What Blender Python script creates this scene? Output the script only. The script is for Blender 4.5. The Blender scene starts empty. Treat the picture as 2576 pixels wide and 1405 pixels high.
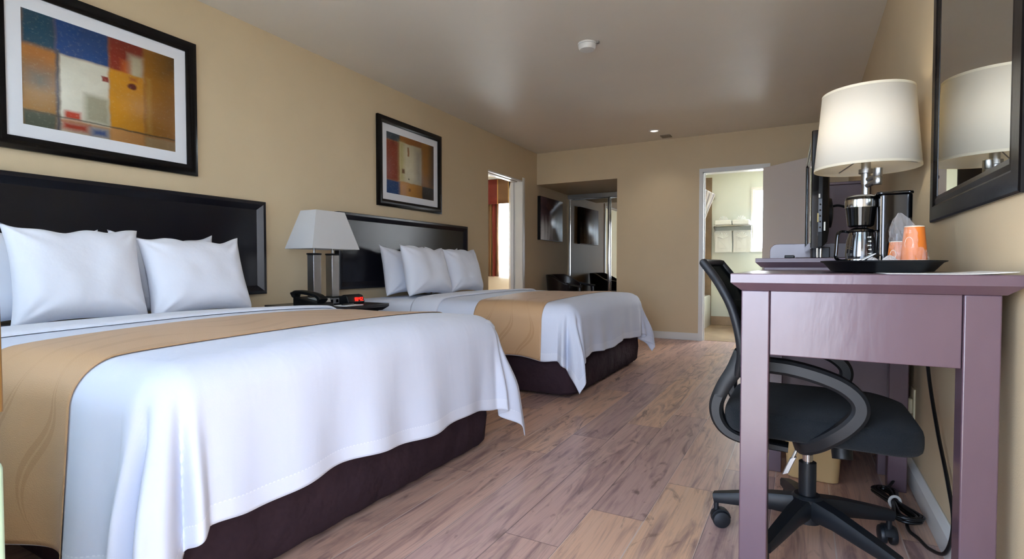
import bpy, bmesh, math, random
from math import sin, cos, pi, radians, atan, sqrt, hypot, atan2
from mathutils import Vector, Matrix, noise

scene = bpy.context.scene
COL = scene.collection
RNG = random.Random(7)

# ------------------------------------------------------------------ materials
def lin(c):
    if isinstance(c, str):
        c = c.lstrip('#'); c = tuple(int(c[i:i+2], 16) / 255 for i in (0, 2, 4))
    return tuple((x / 12.92 if x <= .04045 else ((x + .055) / 1.055) ** 2.4) for x in c) + (1.0,)

class NT:
    """small helper around a node tree"""
    def __init__(s, name):
        s.m = bpy.data.materials.new(name); s.m.use_nodes = True
        s.t = s.m.node_tree; s.n = s.t.nodes; s.l = s.t.links
        s.p = s.n['Principled BSDF']
    def add(s, t, **k):
        n = s.n.new(t)
        for a, v in k.items(): setattr(n, a, v)
        return n
    def put(s, sock, v):
        if hasattr(v, 'is_output') or isinstance(v, bpy.types.NodeSocket): s.l.new(v, sock)
        else: sock.default_value = v
    def math(s, op, a, b=None, c=None, clamp=False):
        n = s.add('ShaderNodeMath', operation=op, use_clamp=clamp)
        s.put(n.inputs[0], a)
        if b is not None: s.put(n.inputs[1], b)
        if c is not None: s.put(n.inputs[2], c)
        return n.outputs[0]
    def mix(s, f, a, b, blend='MIX'):
        n = s.add('ShaderNodeMix', data_type='RGBA', blend_type=blend)
        s.put(n.inputs[0], f); s.put(n.inputs[6], a); s.put(n.inputs[7], b)
        return n.outputs[2]
    def noise(s, vec, scale, detail=3, rough=.5, dist=0):
        n = s.add('ShaderNodeTexNoise'); s.put(n.inputs['Vector'], vec)
        n.inputs['Scale'].default_value = scale; n.inputs['Detail'].default_value = detail
        n.inputs['Roughness'].default_value = rough; n.inputs['Distortion'].default_value = dist
        return n.outputs['Fac']
    def obj(s): return s.add('ShaderNodeTexCoord').outputs['Object']
    def gen(s): return s.add('ShaderNodeTexCoord').outputs['Generated']
    def geo(s): return s.add('ShaderNodeNewGeometry').outputs['Position']
    def scale(s, vec, sc):
        n = s.add('ShaderNodeMapping'); s.put(n.inputs['Vector'], vec); n.inputs['Scale'].default_value = sc
        return n.outputs[0]
    def ramp(s, f, stops):
        n = s.add('ShaderNodeValToRGB'); s.put(n.inputs[0], f)
        e = n.color_ramp.elements
        while len(e) < len(stops): e.new(.5)
        for el, (p, c) in zip(e, stops): el.position = p; el.color = c
        return n.outputs[0]
    def sep(s, vec):
        n = s.add('ShaderNodeSeparateXYZ'); s.put(n.inputs[0], vec); return n.outputs
    def bump(s, h, strength, dist=.002):
        n = s.add('ShaderNodeBump'); n.inputs['Strength'].default_value = strength; n.inputs['Distance'].default_value = dist
        s.put(n.inputs['Height'], h); s.l.new(n.outputs[0], s.p.inputs['Normal']); return n

MATS = {}
def mat(name, color, rough=.5, spec=.5, metal=0, bump=None, var=None, coat=0, sheen=0, trans=0, alpha=1, emit=None, stretch=None):
    if name in MATS: return MATS[name]
    t = NT(name); p = t.p
    c = lin(color)
    p.inputs['Base Color'].default_value = c
    p.inputs['Roughness'].default_value = rough
    p.inputs['Specular IOR Level'].default_value = spec
    p.inputs['Metallic'].default_value = metal
    p.inputs['Coat Weight'].default_value = coat
    p.inputs['Coat Roughness'].default_value = .12
    p.inputs['Sheen Weight'].default_value = sheen
    p.inputs['Transmission Weight'].default_value = trans
    p.inputs['Alpha'].default_value = alpha
    if emit: p.inputs['Emission Color'].default_value = lin(emit[0]); p.inputs['Emission Strength'].default_value = emit[1]
    if bump or var:
        v = t.obj()
        if stretch: v = t.scale(v, stretch)
    if var:
        sc, amt = var
        f = t.noise(v, sc, 4, .6)
        d = tuple(x * (1 - amt) for x in c[:3]) + (1,); l = tuple(min(1, x * (1 + amt * .6)) for x in c[:3]) + (1,)
        t.l.new(t.ramp(f, [(.3, d), (.7, l)]), p.inputs['Base Color'])
    if bump:
        sc, st = bump[0], bump[1]
        t.bump(t.noise(v, sc, 3, .55), st, bump[2] if len(bump) > 2 else .002)
    MATS[name] = t.m
    return t.m

M_wall = mat('wall_paint_tan', '#cfbb99', .55, .35, bump=(260, .35, .0012), var=(2.5, .03))
M_wallg = mat('wall_paint_bathroom', '#cfd6cf', .5, .4, bump=(200, .2, .001))
M_wallc = mat('wall_paint_cream', '#d8d2c0', .6, .3, bump=(200, .2, .001))
M_ceil = mat('ceiling_paint', '#ddd6ca', .47, .6, bump=(14, .10, .004), var=(1.5, .03))
M_white = mat('white_gloss_trim', '#dcdcd8', .3, .5, bump=(60, .05))
M_whitem = mat('white_paint_door', '#cfc8c4', .4, .45, bump=(90, .06))
M_black_frame = mat('black_frame_wood', '#09080a', .24, .3, bump=(40, .1), stretch=(1, 8, 1))
M_espresso = mat('espresso_wood', '#14141b', .3, .5, bump=(30, .06), var=(5, .15))
M_mauve = mat('mauve_painted_wood', '#57434c', .27, .6, bump=(35, .18, .003), var=(7, .08), stretch=(1, 1, .35))
M_mauve_d = mat('mauve_painted_case', '#64525a', .38, .5, bump=(35, .12, .003), var=(6, .08))
M_matw = mat('mat_board_white', '#dedfe2', .8, .3)
M_sheet = mat('white_sheet_cotton', '#dcdfe9', .85, .2, bump=(900, .12, .0006), sheen=.1)
M_pillow = mat('white_pillow_cotton', '#dfe1e9', .85, .2, bump=(14, .25, .01), sheen=.1)
M_skirt = mat('brown_bed_skirt', '#38292e', .92, .1, bump=(9, .6, .03), var=(6, .15))
M_chrome = mat('chrome', '#c9c7c3', .16, .5, 1)
M_steel = mat('brushed_steel', '#a6a5a3', .32, .5, 1, bump=(60, .1), stretch=(1, 1, 30))
M_blackp = mat('black_plastic', '#0b0c0e', .48, .4, bump=(400, .08, .0005))
M_blackg = mat('black_gloss_plastic', '#070708', .08, .6)
M_base = mat('chair_base_nylon', '#12161b', .45, .45, bump=(300, .1, .0005))
M_seat = mat('black_mesh_fabric', '#0e1317', .85, .25, sheen=.06, bump=(380, .9, .0025))
M_arm = mat('grey_black_armrest', '#121316', .5, .4)
M_leather = mat('dark_brown_leather', '#140c10', .28, .5, bump=(150, .2, .001))
M_cord = mat('black_cord_rubber', '#08080a', .35, .5)
M_paper = mat('white_paper', '#e4e4e2', .8, .3)
M_beige = mat('beige_plastic', '#c6a878', .45, .4)
M_ceram = mat('white_ceramic', '#d9dcd8', .15, .6)
M_towel = mat('white_terry', '#dde2e2', .95, .1, bump=(120, .6, .004))
M_orange = mat('orange_paper_cup', '#e0792a', .5, .4)
M_cream = mat('cream_cup_rim', '#efe2cc', .5, .4)
M_tileb = mat('brown_bath_tile', '#7d6b56', .3, .5, var=(5, .25))
M_tilef = mat('tan_floor_tile', '#a08970', .25, .5, var=(4, .2))
M_bag = None
M_mirror = mat('mirror_glass', '#dadcd8', .015, .5, 1)
M_concrete = mat('concrete_outside', '#b4afa6', .9, .2, bump=(30, .3), var=(3, .1))
M_red_led = mat('red_led', '#ff1408', .5, .5, emit=('#ff1a10', 2.2))
M_green = mat('pale_green_metal', '#b6cbab', .45, .45)
M_label = mat('white_label', '#dedccf', .5, .4)
M_yel = mat('yellow_label', '#cdb56a', .5, .4)
M_outlet = mat('ivory_plate', '#d9cfae', .4, .5)
M_tube = mat('smoked_glass', '#30302f', .05, .5, trans=.85)

def glass_mat(name, tint, refl=.08, rough=.02):
    t = NT(name); t.n.remove(t.p)
    tr = t.add('ShaderNodeBsdfTransparent'); tr.inputs[0].default_value = lin(tint)
    gl = t.add('ShaderNodeBsdfGlossy'); gl.inputs['Roughness'].default_value = rough
    fr = t.add('ShaderNodeLayerWeight'); fr.inputs[0].default_value = .35
    f = t.math('MULTIPLY_ADD', fr.outputs['Facing'], .35, refl)
    mx = t.add('ShaderNodeMixShader'); t.l.new(f, mx.inputs[0]); t.l.new(tr.outputs[0], mx.inputs[1]); t.l.new(gl.outputs[0], mx.inputs[2])
    t.l.new(mx.outputs[0], t.n['Material Output'].inputs[0]); return t.m
M_glass = glass_mat('window_pane_glass', '#f4f8f8', .04)
M_carafe = glass_mat('carafe_glass', '#b9bbbd', .16)
M_bag = mat('clear_plastic_wrap', '#f2eeec', .1, 1.0, alpha=.15)

def cloth_trans(name, color, tr_amt, open_amt=0, rough=.9):
    """woven cloth that lets light through: diffuse + translucent (+ open weave)"""
    t = NT(name); t.n.remove(t.p)
    d = t.add('ShaderNodeBsdfDiffuse'); d.inputs[0].default_value = lin(color)
    tl = t.add('ShaderNodeBsdfTranslucent'); tl.inputs[0].default_value = lin(color)
    mx = t.add('ShaderNodeMixShader'); mx.inputs[0].default_value = tr_amt
    t.l.new(d.outputs[0], mx.inputs[1]); t.l.new(tl.outputs[0], mx.inputs[2]); out = mx
    if open_amt:
        tp = t.add('ShaderNodeBsdfTransparent'); m2 = t.add('ShaderNodeMixShader'); m2.inputs[0].default_value = open_amt
        t.l.new(mx.outputs[0], m2.inputs[1]); t.l.new(tp.outputs[0], m2.inputs[2]); out = m2
    t.l.new(out.outputs[0], t.n['Material Output'].inputs[0]); return t.m
M_shade = cloth_trans('cream_lamp_shade', '#fdf6e6', .30)
M_shadew = cloth_trans('white_lamp_shade', '#dfdedd', .3)
M_sheer = cloth_trans('sheer_curtain', '#f4f6f8', .5, .45)
M_frost = cloth_trans('frosted_pane', '#f6f9fa', .5, .5)
M_meshback = cloth_trans('chair_mesh', '#14181b', .1, .12)

def floor_mat():
    t = NT('vinyl_plank_floor'); p = t.p
    pos = t.geo(); X, Y, Z = t.sep(pos)[:3]
    w, L = .19, 1.38
    rowf = t.math('DIVIDE', t.math('ADD', X, .66), w); row = t.math('FLOOR', rowf)
    fx = t.math('FRACT', rowf)
    wn = t.add('ShaderNodeTexWhiteNoise', noise_dimensions='1D'); t.l.new(row, wn.inputs['W'])
    off = t.math('ADD', t.math('MULTIPLY', row, -.24), t.math('MULTIPLY_ADD', wn.outputs[0], .06, -.34))
    colf = t.math('ADD', t.math('DIVIDE', Y, L), off); col = t.math('FLOOR', colf); fy = t.math('FRACT', colf)
    w2 = t.add('ShaderNodeTexWhiteNoise', noise_dimensions='2D')
    cb = t.add('ShaderNodeCombineXYZ'); t.l.new(row, cb.inputs[0]); t.l.new(col, cb.inputs[1]); t.l.new(cb.outputs[0], w2.inputs['Vector'])
    rnd = w2.outputs['Value']; rc = t.sep(w2.outputs['Color'])
    # grain coordinates, shifted per plank
    gc = t.add('ShaderNodeCombineXYZ')
    t.l.new(t.math('MULTIPLY_ADD', X, 1, t.math('MULTIPLY', rc[0], 9)), gc.inputs[0]); t.l.new(t.math('MULTIPLY_ADD', Y, 1, t.math('MULTIPLY', rc[1], 17)), gc.inputs[1])
    g = gc.outputs[0]
    fine = t.noise(t.scale(g, (60, .9, 1)), 2.2, 2.5, .5, .8)
    broad = t.noise(t.scale(g, (8, 1.0, 1)), 1.7, 5, .6, 1.6)
    knot = t.noise(t.scale(g, (6.5, 2.0, 1)), 1.2, 4, .55, 3.0)
    streak = t.noise(t.scale(g, (18, .6, 1)), 2.2, 3, .6, .6)
    a, b, c, d = lin('#dcb292'), lin('#d2aa97'), lin('#c6a297'), lin('#b4948d')
    base = t.ramp(rnd, [(0.0, d), (.28, c), (.58, b), (1.0, a)])
    col1 = t.mix(t.math('MULTIPLY', t.ramp(broad, [(.47, (0, 0, 0, 1)), (.68, (1, 1, 1, 1))]), .78), base, lin('#7d5f61'))
    col2 = t.mix(t.math('MULTIPLY', t.ramp(streak, [(.5, (0, 0, 0, 1)), (.72, (1, 1, 1, 1))]), .55), col1, lin('#d9b9a4'))
    col3 = t.mix(t.math('MULTIPLY', t.ramp(fine, [(.5, (0, 0, 0, 1)), (.75, (1, 1, 1, 1))]), .28), col2, lin('#6b5150'))
    col4 = t.mix(t.math('MULTIPLY', t.ramp(knot, [(.60, (0, 0, 0, 1)), (.72, (1, 1, 1, 1))]), .7), col3, lin('#4d3027'))
    ex = t.math('MINIMUM', fx, t.math('SUBTRACT', 1, fx)); ey = t.math('MINIMUM', fy, t.math('SUBTRACT', 1, fy))
    sx = t.math('LESS_THAN', ex, .011); sy = t.math('LESS_THAN', ey, .0012)
    seam = t.math('MAXIMUM', sx, sy)
    lightseam = t.math('MULTIPLY', sx, t.math('GREATER_THAN', rnd, .45))
    col5 = t.mix(t.math('MULTIPLY', seam, .6), col4, lin('#4a3a38'))
    col6 = t.mix(t.math('MULTIPLY', lightseam, .85), col5, lin('#d9c4b8'))
    t.l.new(col6, p.inputs['Base Color'])
    t.l.new(t.math('MULTIPLY_ADD', broad, .14, .28), p.inputs['Roughness'])
    p.inputs['Specular IOR Level'].default_value = .5
    h = t.math('SUBTRACT', t.math('MULTIPLY', fine, .2), seam)
    t.bump(h, .25, .0012)
    return t.m
M_floor = floor_mat()

def coverlet_mat():
    t = NT('white_coverlet'); p = t.p
    p.inputs['Base Color'].default_value = lin('#e3e3ea'); p.inputs['Roughness'].default_value = .8
    p.inputs['Specular IOR Level'].default_value = .25; p.inputs['Sheen Weight'].default_value = .12
    uv = t.add('ShaderNodeUVMap').outputs[0]; U, V = t.sep(uv)[:2]
    weave = t.noise(t.scale(t.obj(), (220, 60, 260)), 4, 3, .6)
    wr = t.noise(t.scale(t.obj(), (6, 6, 1.8)), 2.0, 2, .45, .3)
    st = t.math('LESS_THAN', t.math('ABSOLUTE', t.math('SUBTRACT', V, .05)), .0017)
    dash = t.math('GREATER_THAN', t.math('SINE', t.math('MULTIPLY', U, 520)), -.1)
    hem = t.math('LESS_THAN', V, .05)
    h = t.math('ADD', t.math('MULTIPLY', weave, .10), t.math('ADD', t.math('MULTIPLY', wr, 1.3), t.math('MULTIPLY', t.math('MULTIPLY', st, dash), -.9)))
    h = t.math('ADD', h, t.math('MULTIPLY', hem, .25))
    t.bump(h, .4, .006)
    base = t.mix(hem, lin('#d3d8e6'), lin('#dadeea'))
    t.l.new(t.mix(t.math('MULTIPLY', st, dash), base, lin('#e4e8f2')), p.inputs['Base Color'])
    return t.m
M_cover = coverlet_mat()

def runner_mat():
    t = NT('tan_runner_satin'); p = t.p
    uv = t.add('ShaderNodeUVMap').outputs[0]
    n1 = t.noise(t.scale(uv, (3.2, 1.5, 1)), 1.8, 2, .4, 2.5)
    U, V = t.sep(uv)[:2]
    sw = t.math('MULTIPLY', t.math('SINE', t.math('MULTIPLY_ADD', U, 5, t.math('MULTIPLY', V, 11))), .055)
    fr = t.math('FRACT', t.math('MULTIPLY', t.math('ADD', U, sw), 7.2))
    wd_ = t.math('MULTIPLY_ADD', t.math('SINE', t.math('MULTIPLY', V, 15)), .10, .16)
    f = t.math('SUBTRACT', t.math('LESS_THAN', fr, wd_), t.math('LESS_THAN', t.math('ABSOLUTE', t.math('SUBTRACT', fr, t.math('MULTIPLY', wd_, .5))), .02))
    t.l.new(t.mix(t.math('MULTIPLY', f, .55), lin('#c09a72'), lin('#ad865c')), p.inputs['Base Color'])
    p.inputs['Roughness'].default_value = .55; p.inputs['Specular IOR Level'].default_value = .4; p.inputs['Sheen Weight'].default_value = .1
    t.bump(t.math('ADD', t.math('MULTIPLY', n1, .8), t.noise(uv, 300, 2)), .25, .004)
    return t.m
M_runner = runner_mat()

def art_mat(name, base, rects, dots=()):
    """abstract painting: soft edged colour blocks. rect = (u0,u1,v0,v1,colour,softness)"""
    t = NT(name); p = t.p; p.inputs['Roughness'].default_value = .45
    uv = t.add('ShaderNodeUVMap').outputs[0]
    n = t.add('ShaderNodeTexNoise'); t.l.new(uv, n.inputs['Vector']); n.inputs['Scale'].default_value = 9; n.inputs['Detail'].default_value = 5
    o = t.add('ShaderNodeVectorMath', operation='MULTIPLY_ADD'); t.l.new(n.outputs['Color'], o.inputs[0]); o.inputs[1].default_value = (.03, .03, 0); o.inputs[2].default_value = (-.015, -.015, 0)
    q = t.add('ShaderNodeVectorMath', operation='ADD'); t.l.new(uv, q.inputs[0]); t.l.new(o.outputs[0], q.inputs[1])
    U, V = t.sep(q.outputs[0])[:2]
    c = lin(base)
    blot = t.noise(uv, 5, 6, .7, .6); fine = t.noise(uv, 38, 4, .7)
    for (u0, u1, v0, v1, col, s) in rects:
        cu, cv, hu, hv = (u0 + u1) / 2, (v0 + v1) / 2, (u1 - u0) / 2, (v1 - v0) / 2
        du = t.math('SUBTRACT', t.math('ABSOLUTE', t.math('SUBTRACT', U, cu)), hu)
        dv = t.math('SUBTRACT', t.math('ABSOLUTE', t.math('SUBTRACT', V, cv)), hv)
        d = t.math('MAXIMUM', du, dv)
        f = t.math('MULTIPLY_ADD', d, -1 / s, .5, clamp=True)
        c = t.mix(f, c, lin(col))
    for (u, v, r, col) in dots:
        dd = t.math('SQRT', t.math('ADD', t.math('POWER', t.math('SUBTRACT', U, u), 2), t.math('POWER', t.math('SUBTRACT', V, v), 2)))
        c = t.mix(t.math('MULTIPLY_ADD', t.math('SUBTRACT', dd, r), -60, .5, clamp=True), c, lin(col))
    c = t.mix(t.math('MULTIPLY', t.ramp(blot, [(.42, (0, 0, 0, 1)), (.75, (1, 1, 1, 1))]), .18), c, lin('#6e5a40'))
    c = t.mix(t.math('MULTIPLY', t.ramp(fine, [(.55, (0, 0, 0, 1)), (.75, (1, 1, 1, 1))]), .18), c, lin('#e8dcb8'))
    t.l.new(c, p.inputs['Base Color']); return t.m

# ------------------------------------------------------------------ mesh tools
def BM(): return bmesh.new()
def box(bm, x0, x1, y0, y1, z0, z1):
    v = [bm.verts.new((x, y, z)) for x in (x0, x1) for y in (y0, y1) for z in (z0, z1)]
    for f in ((0, 1, 3, 2), (4, 6, 7, 5), (0, 4, 5, 1), (2, 3, 7, 6), (0, 2, 6, 4), (1, 5, 7, 3)):
        bm.faces.new([v[i] for i in f])
    return bm
def frustum(bm, lo, hi):
    """lo/hi = (x0,x1,y0,y1,z)"""
    a = [bm.verts.new(p) for p in ((lo[0], lo[2], lo[4]), (lo[1], lo[2], lo[4]), (lo[1], lo[3], lo[4]), (lo[0], lo[3], lo[4]))]
    b = [bm.verts.new(p) for p in ((hi[0], hi[2], hi[4]), (hi[1], hi[2], hi[4]), (hi[1], hi[3], hi[4]), (hi[0], hi[3], hi[4]))]
    bm.faces.new(a[::-1]); bm.faces.new(b)
    for i in range(4): bm.faces.new((a[i], a[(i + 1) % 4], b[(i + 1) % 4], b[i]))
    return bm
def ring(bm, c, ax, r, n, ph=0):
    ax = Vector(ax).normalized(); u = ax.orthogonal().normalized()
    if abs(ax.z) > .99: u = Vector((1, 0, 0))
    w = ax.cross(u)
    return [bm.verts.new(Vector(c) + u * (r * cos(ph + 2 * pi * i / n)) + w * (r * sin(ph + 2 * pi * i / n))) for i in range(n)]
def bridge(bm, a, b):
    n = len(a)
    for i in range(n): bm.faces.new((a[i], a[(i + 1) % n], b[(i + 1) % n], b[i]))
def cyl(bm, p0, p1, r0, r1=None, n=24, cap=True):
    r1 = r0 if r1 is None else r1
    ax = Vector(p1) - Vector(p0)
    a = ring(bm, p0, ax, r0, n); b = ring(bm, p1, ax, r1, n); bridge(bm, a, b)
    if cap: bm.faces.new(a[::-1]); bm.faces.new(b)
    return bm
def lathe(bm, prof, c=(0, 0, 0), n=40, cap0=True, cap1=True, ax=(0, 0, 1)):
    ax = Vector(ax).normalized(); rs = []
    for r, z in prof: rs.append(ring(bm, Vector(c) + ax * z, ax, max(r, 1e-4), n))
    for a, b in zip(rs, rs[1:]): bridge(bm, a, b)
    if cap0: bm.faces.new(rs[0][::-1])
    if cap1: bm.faces.new(rs[-1])
    return bm
def smooth_pts(pts, k=6, closed=False):
    P = [Vector(p) for p in pts]; out = []; n = len(P)
    rng = range(n) if closed else range(n - 1)
    for i in rng:
        p0 = P[(i - 1) % n] if closed or i > 0 else P[0] * 2 - P[1]
        p1, p2 = P[i], P[(i + 1) % n]
        p3 = P[(i + 2) % n] if closed or i + 2 < n else P[-1] * 2 - P[-2]
        for j in range(k):
            t = j / k
            out.append(.5 * ((2 * p1) + (p2 - p0) * t + (2 * p0 - 5 * p1 + 4 * p2 - p3) * t * t + (3 * p1 - p0 - 3 * p2 + p3) * t ** 3))
    if not closed: out.append(P[-1])
    return out
def tube(bm, pts, r, n=10, closed=False, cap=True):
    P = [Vector(p) for p in pts]; N = len(P); rs = []
    T = [(P[(i + 1) % N] - P[i - 1]) if closed else (P[min(i + 1, N - 1)] - P[max(i - 1, 0)]) for i in range(N)]
    u = T[0].orthogonal().normalized()
    for i in range(N):
        t = T[i].normalized(); u = (u - t * u.dot(t)).normalized(); w = t.cross(u)
        rr = r(i / (N - 1)) if callable(r) else r
        rs.append([bm.verts.new(P[i] + u * rr * cos(2 * pi * k / n) + w * rr * sin(2 * pi * k / n)) for k in range(n)])
    for a, b in zip(rs, rs[1:]): bridge(bm, a, b)
    if closed: bridge(bm, rs[-1], rs[0])
    elif cap: bm.faces.new(rs[0][::-1]); bm.faces.new(rs[-1])
    return bm
def band(bm, pts, side, w, th, up=None):
    """strap: pts centre line, `side` constant width direction, thickness across it; w/th may be functions of 0..1"""
    P = [Vector(p) for p in pts]; N = len(P); side = Vector(side).normalized(); rs = []
    for i in range(N):
        t = (P[min(i + 1, N - 1)] - P[max(i - 1, 0)]).normalized(); nn = t.cross(side).normalized()
        f = i / (N - 1); ww = w(f) if callable(w) else w; tt = th(f) if callable(th) else th
        k = []
        for a, b in ((-1, -.6), (-.75, -1), (.75, -1), (1, -.6), (1, .6), (.75, 1), (-.75, 1), (-1, .6)):
            k.append(bm.verts.new(P[i] + side * (a * ww / 2) + nn * (b * tt / 2)))
        rs.append(k)
    for a, b in zip(rs, rs[1:]): bridge(bm, a, b)
    bm.faces.new(rs[0][::-1]); bm.faces.new(rs[-1]); return bm
def prism(bm, poly, axis, a, b):
    """poly: 2D points; axis 'x','y','z' extrusion from a to b"""
    def P(p, t): return {'x': (t, p[0], p[1]), 'y': (p[0], t, p[1]), 'z': (p[0], p[1], t)}[axis]
    A = [bm.verts.new(P(p, a)) for p in poly]; B = [bm.verts.new(P(p, b)) for p in poly]
    bm.faces.new(A[::-1]); bm.faces.new(B); bridge(bm, A, B); return bm
def grid(bm, nu, nv, fn, uvfn=None):
    V = [[bm.verts.new(fn(i / nu, j / nv)) for j in range(nv + 1)] for i in range(nu + 1)]
    L = bm.loops.layers.uv.verify()
    for i in range(nu):
        for j in range(nv):
            f = bm.faces.new((V[i][j], V[i + 1][j], V[i + 1][j + 1], V[i][j + 1]))
            for lp, (a, b) in zip(f.loops, ((i, j), (i + 1, j), (i + 1, j + 1), (i, j + 1))):
                lp[L].uv = uvfn(a / nu, b / nv) if uvfn else (a / nu, b / nv)
    return bm
def frame_ring(bm, u0, u1, z0, z1, prof, X):
    """moulded rectangular frame in the plane (u,z); prof = [(inset, height)], X(u,z,h)->point"""
    loops = []
    for ins, h in prof:
        loops.append([bm.verts.new(X(u, z, h)) for u, z in ((u0 + ins, z0 + ins), (u1 - ins, z0 + ins), (u1 - ins, z1 - ins), (u0 + ins, z1 - ins))])
    for a, b in zip(loops, loops[1:]): bridge(bm, a, b)
    bridge(bm, loops[-1], loops[0]); return bm
def rrect(w, d, r, n=6, cx=0, cy=0):
    out = []
    for qx, qy, a0 in ((1, 1, 0), (-1, 1, 90), (-1, -1, 180), (1, -1, 270)):
        for k in range(n + 1):
            a = radians(a0 + 90 * k / n); out.append((cx + qx * (w / 2 - r) + r * cos(a), cy + qy * (d / 2 - r) + r * sin(a)))
    return out

# ------------------------------------------------------------------ objects
ROOTM = {}
def rootmat(o):
    while o.parent: o = o.parent
    return ROOTM.get(o.name, Matrix())
def thing(name, label, cat, loc=(0, 0, 0), rz=0, group=None):
    o = bpy.data.objects.new(name, None); COL.objects.link(o)
    o.empty_display_size = .05
    o.location = loc; o.rotation_euler = (0, 0, rz); o['label'] = label; o['category'] = cat
    if group: o['group'] = group
    ROOTM[o.name] = Matrix.Translation(Vector(loc)) @ Matrix.Rotation(rz, 4, 'Z')
    return o
def mesh(name, bm, m, smooth=True, ang=38):
    bmesh.ops.recalc_face_normals(bm, faces=bm.faces)
    me = bpy.data.meshes.new(name); bm.to_mesh(me); bm.free()
    if m: me.materials.append(m)
    if smooth:
        me.shade_smooth(); me.set_sharp_from_angle(angle=radians(ang))
    return me
def mods(o, bevel, sub, solid):
    if solid:
        s = o.modifiers.new('thickness', 'SOLIDIFY'); s.thickness = solid; s.offset = 0
    if sub:
        s = o.modifiers.new('subdiv', 'SUBSURF'); s.levels = sub; s.render_levels = sub
    if bevel:
        b = o.modifiers.new('bevel', 'BEVEL'); b.width = bevel; b.segments = 3; b.limit_method = 'ANGLE'; b.angle_limit = radians(40); b.harden_normals = False
def part(name, bm, m, parent, label=None, bevel=0, sub=0, solid=0, smooth=True, ang=38, local=False):
    me = mesh(name, bm, m, smooth, ang)
    o = bpy.data.objects.new(name, me); COL.objects.link(o)
    o.parent = parent
    if not local: me.transform(rootmat(parent).inverted())
    if label: o['label'] = label
    mods(o, bevel, sub, solid); return o
def single(name, bm, m, label, cat, group=None, kind=None, bevel=0, sub=0, solid=0, smooth=True, ang=38):
    """a thing that is one mesh; origin moved to the middle of its base"""
    me = mesh(name, bm, m, smooth, ang)
    xs = [v.co for v in me.vertices]
    c = Vector(((min(p.x for p in xs) + max(p.x for p in xs)) / 2, (min(p.y for p in xs) + max(p.y for p in xs)) / 2, min(p.z for p in xs)))
    me.transform(Matrix.Translation(-c))
    o = bpy.data.objects.new(name, me); COL.objects.link(o); o.location = c
    o['label'] = label; o['category'] = cat
    if group: o['group'] = group
    if kind: o['kind'] = kind
    ROOTM[o.name] = Matrix.Translation(c)
    mods(o, bevel, sub, solid); return o
def struct(name, bm, m, label=None, cat=None, bevel=0, smooth=False, mats=None):
    me = mesh(name, bm, m, smooth)
    o = bpy.data.objects.new(name, me); COL.objects.link(o); o['kind'] = 'structure'
    o['label'] = label or name.replace('_', ' '); o['category'] = cat or name.split('_')[0]
    ROOTM[o.name] = Matrix()
    mods(o, bevel, 0, 0); return o
def duptree(o, parent=None):
    c = o.copy(); COL.objects.link(c)
    if parent: c.parent = parent
    for ch in list(o.children): duptree(ch, c)
    return c

# ------------------------------------------------------------------ measures
CAMH = .88; H = 2.382; YB = 6.476; XR = .40
LA = .0288                                   # the headboard wall runs 1.65 degrees off the room axis
LO = Vector((-3.050, 2.390, 0))
LWD = Vector((-sin(LA), cos(LA), 0)); LWN = Vector((cos(LA), sin(LA), 0))
def LW(v, n=0, z=0):                         # point on headboard wall: v = room depth along it, n = distance out of it
    return LO + LWD * ((v - LO.y) / cos(LA)) + LWN * n + Vector((0, 0, z))
def lwx(y): return LW(y).x

# ------------------------------------------------------------------ room shell
YN = 7.64; XN = -2.052; YBB = 8.31
struct('floor', box(BM(), -7.2, 1.5, -.0, YB + 1.25, -.12, 0), M_floor, 'grey brown wood plank vinyl floor', 'floor')
bm = BM(); box(bm, -7.2, XR + .2, -.0, YB, H, H + .12); struct('ceiling', bm, M_ceil, 'smooth satin taupe ceiling', 'ceiling')

# headboard wall (with the doorway to the next room)
dv0, dv1, dz = 5.148, 6.03, 1.958
bm = BM()
def lbox(bm, v0, v1, n0, n1, z0, z1):
    vs = [bm.verts.new(LW(v, n, z)) for v in (v0, v1) for n in (n0, n1) for z in (z0, z1)]
    for f in ((0, 1, 3, 2), (4, 6, 7, 5), (0, 4, 5, 1), (2, 3, 7, 6), (0, 2, 6, 4), (1, 5, 7, 3)): bm.faces.new([vs[i] for i in f])
lbox(bm, -.1, dv0, -.12, 0, 0, H); lbox(bm, dv1, YN + .1, -.12, 0, 0, H); lbox(bm, dv0, dv1, -.12, 0, dz, H)
struct('wall_left', bm, M_wall, 'tan wall behind the headboards', 'wall')
struct('wall_right', box(BM(), XR, XR + .15, .15, YB + .12, 0, H), M_wall, 'tan wall beside the desk', 'wall')
# back wall: niche opening and bathroom door opening
bx0, bx1, bz = -1.03, -.365, 1.955
bm = BM()
box(bm, -3.30, XN, YB, YB + .12, 1.965, H); box(bm, XN, bx0, YB, YB + .12, 0, H); box(bm, bx0, bx1, YB, YB + .12, bz, H); box(bm, bx1, XR, YB, YB + .12, 0, H)
struct('wall_back', bm, M_wall, 'tan back wall with closet alcove and bathroom doorway', 'wall')
bm = BM(); box(bm, XN, XN + .12, YB + .12, YBB, 0, H); struct('wall_alcove', bm, M_wall, 'side wall of the closet alcove', 'wall')
bm = BM(); box(bm, -3.35, XN, YB + .12, YN + .6, 1.965, 2.05); struct('ceiling_alcove', bm, M_wall, 'lowered ceiling of the closet alcove', 'ceiling')
bm = BM(); box(bm, -3.35, XN + .12, YN + .62, YN + .72, 0, H); struct('wall_closet', bm, M_wallc, 'wall at the back of the closet', 'wall')
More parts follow.
